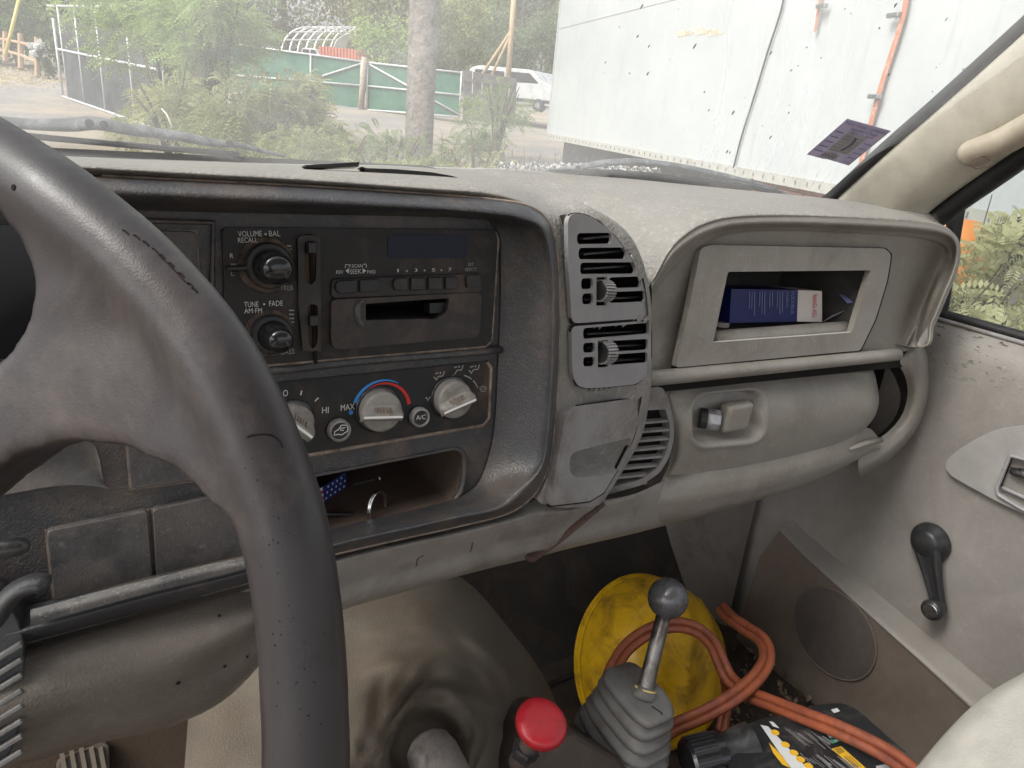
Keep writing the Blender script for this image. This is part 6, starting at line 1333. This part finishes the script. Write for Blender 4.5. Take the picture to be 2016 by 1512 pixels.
fl_ = thing('flower_bush', PD(72, 118, 25), 'white flowering bush in front of the split rail fence', 'bush'); rg = np.random.default_rng(8); c_ = PD(74, 97, 24.6)
C, Dn = blob_points(rg, 900, c_, (.34,.3,.34), 10); V, F = leaves_mesh(C, Dn, .07, .06, rg); fast('blossoms', V, F, leafmat('white petals', [(.6,.6,.58),(.8,.8,.78)]), fl_); C, Dn = blob_points(rg, 1200, PD(92, 105, 24.8), (.5,.4,.75), 10); V, F = leaves_mesh(C, Dn, .14, .08, rg); fast('leaves', V, F, L_dk, fl_)
lf = MB(); rg = np.random.default_rng(66)
for i in range(900):
    p = G(rg.uniform(-30, 135), rg.uniform(118, 166) + 6 * rg.normal()) + (0, 0, .03); a = rg.normal(size=3) * (1, 1, .3); a /= np.linalg.norm(a); b_ = np.cross(a, (0, 0, 1)); s_ = rg.uniform(.04, .10); lf.add([p - a * s_, p + b_ * s_ * .6, p + a * s_, p - b_ * s_ * .6 + (0, 0, .02)], [(0, 1, 2, 3)])
o = lf.build('leaf_litter', leafmat('fallen leaves', [(.30,.22,.12),(.42,.33,.16),(.5,.42,.26)])); tag(o, 'fallen tan leaves by the split rail fence', None, kind='stuff')
# ================================================================= GREENHOUSE, CONTAINER, VAN, POLE
ghs = thing('greenhouse_frame', onG(640, 50), 'white hoop greenhouse frame with a white tarp at its right end', 'greenhouse')
M_hoop = flat('white hoop', (.80, .80, .80), .5)
for k in range(8):
    x0 = 548 + k * 16; s = 42 + k * 1.5; P = []
    for t in np.linspace(0, math.pi, 18): P.append(PD(x0 + 60 - 60 * math.cos(t) * .9 , 104 - 54 * math.sin(t) + (60 - 60 * math.cos(t)) * .06, s + 2.5 - 2.5 * math.cos(t)))
    pipe(P[:13], .05, 'hoop', ghs, M_hoop)
for t in (.5, .9, 1.3, 1.65): pipe([PD(548 + k * 16 + 60 - 54 * math.cos(t), 104 - 54 * math.sin(t) + (60 - 60 * math.cos(t)) * .06, 42 + k * 1.5 + 2.5 - 2.5 * math.cos(t)) for k in range(8)], .04, 'purlin', ghs, M_hoop)
tarp = [[PD(654 + k * 12, 100, 46 + k), PD(662 + k * 12, 80, 46 + k), PD(684 + k * 9, 66 + k, 46.5 + k), PD(708 + k * 6, 74 + 2 * k, 47 + k), PD(720 + k * 4, 104, 47.5 + k)] for k in range(3)]
solid(loft('tarp', tarp, surfmat('white tarp', (.75,.76,.76), .6, wave=.3, grain=.2), ghs, 4, 4), .03)
ctn = thing('red_container', PD(665, 100, 40), 'rusty red container just above the left green gate leaf', 'container'); cpn_ = Plane(PD(665, 100, 40), PD(712, 105, 39.5) - PD(628, 94, 40.5), (0, 0, 1))
plate('body', cpn_.poly([(628,91),(716,99),(716,124),(628,116)]), cpn_.n, 2.4, surfmat('red oxide', (.42,.12,.07), .7, dirt=(.3,.09,.05), dirt_amt=.4, dscale=1.5), ctn, back=True)
for k in range(14): mb = MB(); c_ = cpn_.off(.02).at(631 + k * 6.3, 105 + k * .6); mb.box(c_, cpn_.u * .05, (0, 0, .38), cpn_.n * .03); mb.build('corrugation', bpy.data.materials['red oxide'], ctn)
def vehicle(name, label, cat, px0, px1, py0, py1, s0, s1, white=True, wheels=True):
    v = thing(name, PD((px0 + px1) / 2, py1, s0), label, cat); vp = Plane(PD(px0, py1, s0), PD(px1, py1 + (px1 - px0) * .09, s1) - PD(px0, py1, s0), (0, 0, 1)); h = (py1 - py0); w = px1 - px0
    P_ = lambda a, b_: (px0 + w * a, py0 + h * b_ + w * a * .09)
    M_v = surfmat('white vehicle paint', (.40,.41,.41), .3, spec=.5, dirt=(.5,.5,.48), dirt_amt=.3, dscale=1)
    plate('body', rounded(vp.poly([P_(0,.34),P_(.04,.08),P_(.14,0),P_(.72,0),P_(.86,.30),P_(1,.40),P_(1,.86),P_(0,.86)]), .12, 3), vp.n, 1.8, M_v, v, back=True, bv=.05)
    plate('side_window', rounded(vp.off(.01).poly([P_(.48,.09),P_(.70,.09),P_(.80,.32),P_(.48,.34)]), .05, 3), vp.n, .01, M_gloss, v)
    plate('rear_window', rounded(vp.off(.01).poly([P_(.10,.10),P_(.42,.10),P_(.42,.34),P_(.08,.34)]), .05, 3), vp.n, .01, M_gloss, v)
    plate('sill_trim', vp.off(.02).poly([P_(0,.72),P_(1,.72),P_(1,.80),P_(0,.80)]), vp.n, .03, M_matblk, v)
    for a in (.2, .8):
        c_ = vp.off(.02).at(*P_(a, .86)); r = np.linalg.norm(vp.at(*P_(a, .86)) - vp.at(*P_(a, 1.02))); mb = MB(); mb.lathe([(0,.05),(r*.6,.05),(r*.62,.08),(r,.07),(r,-.2),(0,-.2)], c_, vp.n, 20); wv_ = mb.build('wheel', M_matblk, v); mb = MB(); mb.lathe([(0,.06),(r*.55,.06),(r*.5,.1),(0,.1)], c_, vp.n, 16); mb.build('rim', M_steel, wv_)
    return v
vehicle('white_van', 'white van parked behind the wooden pole next to the trailer', 'van', 918, 1096, 126, 206, 30, 28)
vehicle('white_truck', 'small white vehicle roof left of the red container beside the hoops', 'truck', 592, 632, 93, 124, 44, 43.5)
upl = thing('utility_pole', onG(1003, 22), 'tall wooden utility pole with two slanting braces beside the white van', 'utility pole'); M_pole = surfmat('pole wood', (.42,.31,.19), .85, dirt=(.30,.21,.12), dirt_amt=.4, dscale=4, grain=.4, gscale=20, grain_type='NOISE')
for q, r, nm in ((((1018,-90),(1000,158)),.085,'pole'),(((1012,52),(950,146)),.05,'brace'),(((1010,58),(968,148)),.04,'brace')): mb = MB(); mb.tube([PD(*q[0],22.0), PD(*q[1],22.0)], [r*.95, r], 10); mb.build(nm, M_pole, upl, True)
bpn = thing('board_panel', onG(960, 20), 'weathered grey board panel standing in front of the white van', 'panel'); bpl = Plane(PD(970, 190, 19.5), (1, -.15, 0), (0, 0, 1)); M_bd = surfmat('grey boards', (.27,.25,.235), .9, dirt=(.17,.155,.14), dirt_amt=.5, dscale=5)
x_ = [912,931,950,968,985,1003,1018]
for i in range(6): plate('plank', bpl.off(.02 if i % 2 else .03).poly([(x_[i] + 1, 138 + i * 3),(x_[i+1] - 1, 140 + i * 3),(x_[i+1] - 3, 238),(x_[i] - 1, 236)]), bpl.n, .03, M_bd, bpn)
for y in (154, 196): plate('batten', bpl.off(.06).poly([(912,y),(1018,y + 9),(1018,y + 16),(912,y + 7)]), bpl.n, .03, M_bd, bpn)
# ================================================================= WHITE TRAILER
t0, t1 = PD(1078, 262, 15.5), PD(1640, 362, 7.0); tu = t1 - t0; tu[2] = 0; TRP = Plane(t0, tu, (0, 0, 1)); zb = -.38
m, nt, lk, b = newmat('trailer skin'); tc = N(nt, 'ShaderNodeTexCoord').outputs['Object']; n1 = N(nt, 'ShaderNodeTexNoise', **{'Scale': 1.2, 'Detail': 7, 'Roughness': .7}); lk.new(tc, n1.inputs[0])
mp_ = N(nt, 'ShaderNodeMapping'); mp_.inputs['Scale'].default_value = (6, 6, .5); lk.new(tc, mp_.inputs[0]); n2 = N(nt, 'ShaderNodeTexNoise', **{'Scale': 1.4, 'Detail': 6, 'Roughness': .7}); lk.new(mp_.outputs[0], n2.inputs[0])
c = mix(nt, lk, ramp(nt, lk, n1.outputs[0], .35, .7), (.43, .448, .452), (.375, .395, .40)); c = mix(nt, lk, ramp(nt, lk, n2.outputs[0], .56, .80), c, (.31, .33, .335)); lk.new(c, b.inputs['Base Color']); b.inputs['Roughness'].default_value = .4
bp = N(nt, 'ShaderNodeBump'); bp.inputs['Strength'].default_value = .12; bp.inputs['Distance'].default_value = .05; lk.new(n1.outputs[0], bp.inputs['Height']); lk.new(bp.outputs[0], b.inputs['Normal']); M_trl = m
trl = thing('box_trailer', TRP.at(1300, 300), 'long white box trailer with orange straps filling the right of the view', 'trailer')
def TZ(px, py, h=0): return TRP.off(h).at(px, py)
o0 = TRP.uv(1078, 262)[0]; o1 = o0 + 14.5
def tp_(u, z, h=0): q = TRP.p + TRP.u * u + TRP.n * h; q = q.copy(); q[2] = z; return q
plate('body', [tp_(o0, zb), tp_(o1, zb), tp_(o1, zb + 2.9), tp_(o0, zb + 2.9)], TRP.n, 2.5, M_trl, trl, back=True)
plate('bottom_rail', [tp_(o0, zb, .03), tp_(o1, zb, .03), tp_(o1, zb - .11, .03), tp_(o0, zb - .11, .03)], TRP.n, .06, surfmat('rail white', (.36,.355,.325), .5, dirt=(.25,.235,.2), dirt_amt=.4, dscale=3), trl, back=True)
mb = MB(); mb.box(tp_(o0 + .02, zb + 1.45, .012), TRP.u * .03, (0, 0, 1.45), TRP.n * .012); mb.build('corner_post', surfmat('corner alloy', (.55,.57,.57), .45, metal=.4), trl)
mb = MB(); mb.box(tp_((o0 + o1) / 2, zb + 2.05, .004), TRP.u * (o1 - o0) / 2, (0, 0, .006), TRP.n * .004); mb.build('seam', M_trl, trl)
M_riv = surfmat('rivet grey', (.22,.22,.21), .6)
for k in range(70):
    u = o0 + .15 + k * .2
    mb = MB(); mb.box(tp_(u, zb - .05, .036), TRP.u * .005, (0, 0, .020), TRP.n * .006); mb.build('rivet', M_riv, trl)
plate('underframe', [tp_(o0 + .3, zb - .14, -.3), tp_(o1, zb - .14, -.3), tp_(o1, zb - .62, -.3), tp_(o0 + .3, zb - .62, -.3)], TRP.n, 1.8, surfmat('underframe', (.05,.045,.04), .8, dirt=(.14,.10,.07), dirt_amt=.4, dscale=3), trl, back=True)
for px, py, r in ((1345,65,.10),(1380,62,.07),(1405,64,.05)):
    V_ = [TZ(px + a, py + b2, .004) for a, b2 in ((-14,-2),(-4,-7),(10,-5),(22,-1),(12,4),(-2,6),(-10,9))]; mk('rust_stain', V_, [tuple(range(7))], surfmat('rust stain', (.40,.27,.15), .8, dirt=(.68,.66,.6), dirt_amt=.7, dscale=22) if px == 1345 else bpy.data.materials['rust stain'], trl)
M_strap = surfmat('orange strap', (.40,.17,.10), .7, dirt=(.55,.40,.33), dirt_amt=.4, dscale=12)
for nm, pts, w, lb_ in (('strap', ((1619,-40),(1612,10),(1604,62)), .040, 'faded orange strap hanging short at the top of the trailer'), ('strap', ((1790,-40),(1775,40),(1737,160),(1712,250),(1690,340)), .060, 'long orange strap running down the trailer behind the sticker')):
    t = thing('cargo_strap', TZ(*pts[0], .05), lb_, 'strap', 'orange trailer straps'); P = cr([TZ(x, y, .05) for x, y in pts], 4); o = stroke3(P, TRP.n, w, M_strap, t, 'webbing'); solid(o, .006)
    for x, y in (((1618,12),) if len(pts) == 3 else ((1760,30),(1722,190))):
        mb = MB(); mb.box(TZ(x, y, .07), TRP.u * .07, (0, 0, .02), TRP.n * .025); bev(mb.build('buckle', M_steel, t), .008)
cbl = thing('black_cord', TZ(1540, 0, .03), 'thin black cord slanting down the white trailer side', 'cord'); pipe(cr([TZ(x, y, .03) for x, y in ((1548,-40),(1538,20),(1512,100),(1488,180),(1462,262),(1444,330))], 4), .011, 'cord', cbl, M_black)
# things under the trailer, seen through the windshield's foot and the side window
rb = thing('brick_stack', TZ(1600, 372, .25), 'low stack of reddish bricks under the trailer beyond the wiper', 'brick stack'); M_brk = surfmat('brick', (.32,.13,.085), .85, dirt=(.45,.38,.33), dirt_amt=.4, dscale=6)
bkp = Plane(tp_(TRP.uv(1470,372)[0], zb - .345, -.12), TRP.u, (0, 0, 1)); rg = np.random.default_rng(4)
me_b = None
for r_ in range(4):
    for k in range(14):
        c_ = bkp.P(k * .215 + (r_ % 2) * .1, r_ * .075) + TRP.n * rg.uniform(-.012, .012)
        if me_b is None: mb = MB(); mb.box((0, 0, 0), TRP.u * .1, (0, 0, .033), TRP.n * .05); ob = mb.build('brick', M_brk, rb); me_b = ob.data; ob.location = c_
        else: ob = bpy.data.objects.new('brick', me_b); COL.objects.link(ob); ob.parent = rb; ob.location = c_
orb = thing('orange_drum', PD(1885, 500, 3.6), 'round orange plastic drum under the trailer seen through the side window', 'drum'); c_ = PX(1862, 508, 3.9); mb = MB(); mb.lathe([(0,-.17),(.15,-.17),(.185,-.12),(.19,0),(.185,.12),(.15,.17),(0,.17)], c_, (.2,.3,1), 24); smooth_by_angle(mb.build('drum_body', surfmat('orange plastic', (.55,.20,.05), .5, dirt=(.3,.12,.05), dirt_amt=.4, dscale=7), orb), 50)
tyr = thing('trailer_tyre', PX(2010, 500, 4.3), 'dark tyre under the trailer seen through the side window', 'tyre'); mb = MB(); mb.lathe([(.22,-.1),(.40,-.12),(.45,-.09),(.45,.09),(.40,.12),(.22,.1),(.22,-.1)], PX(2040, 590, 4.4), TRP.n, 32); smooth_by_angle(mb.build('tread', M_matblk, tyr), 40); mb = MB(); mb.lathe([(0,.02),(.22,.06),(.22,-.1),(0,-.1)], PX(2040, 590, 4.4), TRP.n, 24); mb.build('hub', M_steel, tyr)
bnk = loft('bank', [[(x, y, gz(x, y) + h) for x, y, h in ((2.2,4.2,.0),(2.8,3.4,.15),(3.0,2.6,.2),(3.0,1.6,.15),(2.8,.4,.05))], [(x, y, gz(x, y) + h) for x, y, h in ((3.0,4.6,.35),(3.6,3.6,.55),(3.9,2.7,.6),(3.9,1.6,.6),(3.7,.4,.5))], [(x, y, gz(x, y) + h) for x, y, h in ((5.2,5.4,.3),(5.4,4.0,.5),(5.4,2.9,.6),(5.4,1.6,.6),(5.3,.4,.5))]], surfmat('pale gravel bank', (.34,.33,.31), .95, dirt=(.2,.19,.17), dirt_amt=.6, dscale=9, grain=1, gscale=40, grain_type='NOISE'), None, 6, 6)
tag(bnk, 'pale stony bank beside the truck', None, kind='structure')
L_weed = leafmat('pale weed leaves', [(.24,.25,.12),(.34,.34,.18),(.46,.45,.27)])
rg = np.random.default_rng(55)
for k, (px, py, x, n, h, lb_) in enumerate(((1930,520,3.0,85,.62,'yellow green feathery weed closest to the front edge of the side window'),(1990,565,2.7,70,.55,'pale green feathery weed low in the middle of the side window'),(1900,585,2.5,45,.4,'small feathery weed in the lower front corner of the side window'),(2060,550,3.1,90,.7,'feathery weed at the rear edge of the side window'))):
    c_ = PX(px, py, x); p = c_ - (0, 0, h * .6); t = thing('weed', p, lb_, 'weed', 'feathery weeds outside the side window'); mb = MB()
    for i in range(7): e = c_ + rg.normal(size=3) * (.10, .16, .12) * np.array((1, 1, 1)); mb.tube([p, (p + e) / 2 + rg.normal(size=3) * .02, e], [.006, .004, .002], 4)
    mb.build('stem', M_twig, t, True); C, Dn = blob_points(rg, n, c_ , (.14, .26, .2), 9); V, F = fronds(C, Dn + rg.normal(size=C.shape) * .4, .17, rg, 10, droop=.4); fast('foliage', V, F, L_weed, t)

# ================================================================= UNSEEN ROOF AND LOW REAR WALL, added to shade the cab interior
roof = thing('cab_shade_roof', (0, -.2, .40), 'unseen pale headliner and low rear wall added to shade the cab interior', 'cab roof')
M_head = surfmat('headliner', (.45, .43, .39), .9, spec=.1)
mb = MB(); mb.abox(-1.08, 1.14, -.95, .20, .435, .46); mb.build('headliner', M_head, roof)
mb = MB(); mb.abox(-1.08, 1.14, -.98, -.95, -1.0, -.35); mb.build('rear_shade_wall', M_head, roof)  # out of view; height set by how much light comes from behind
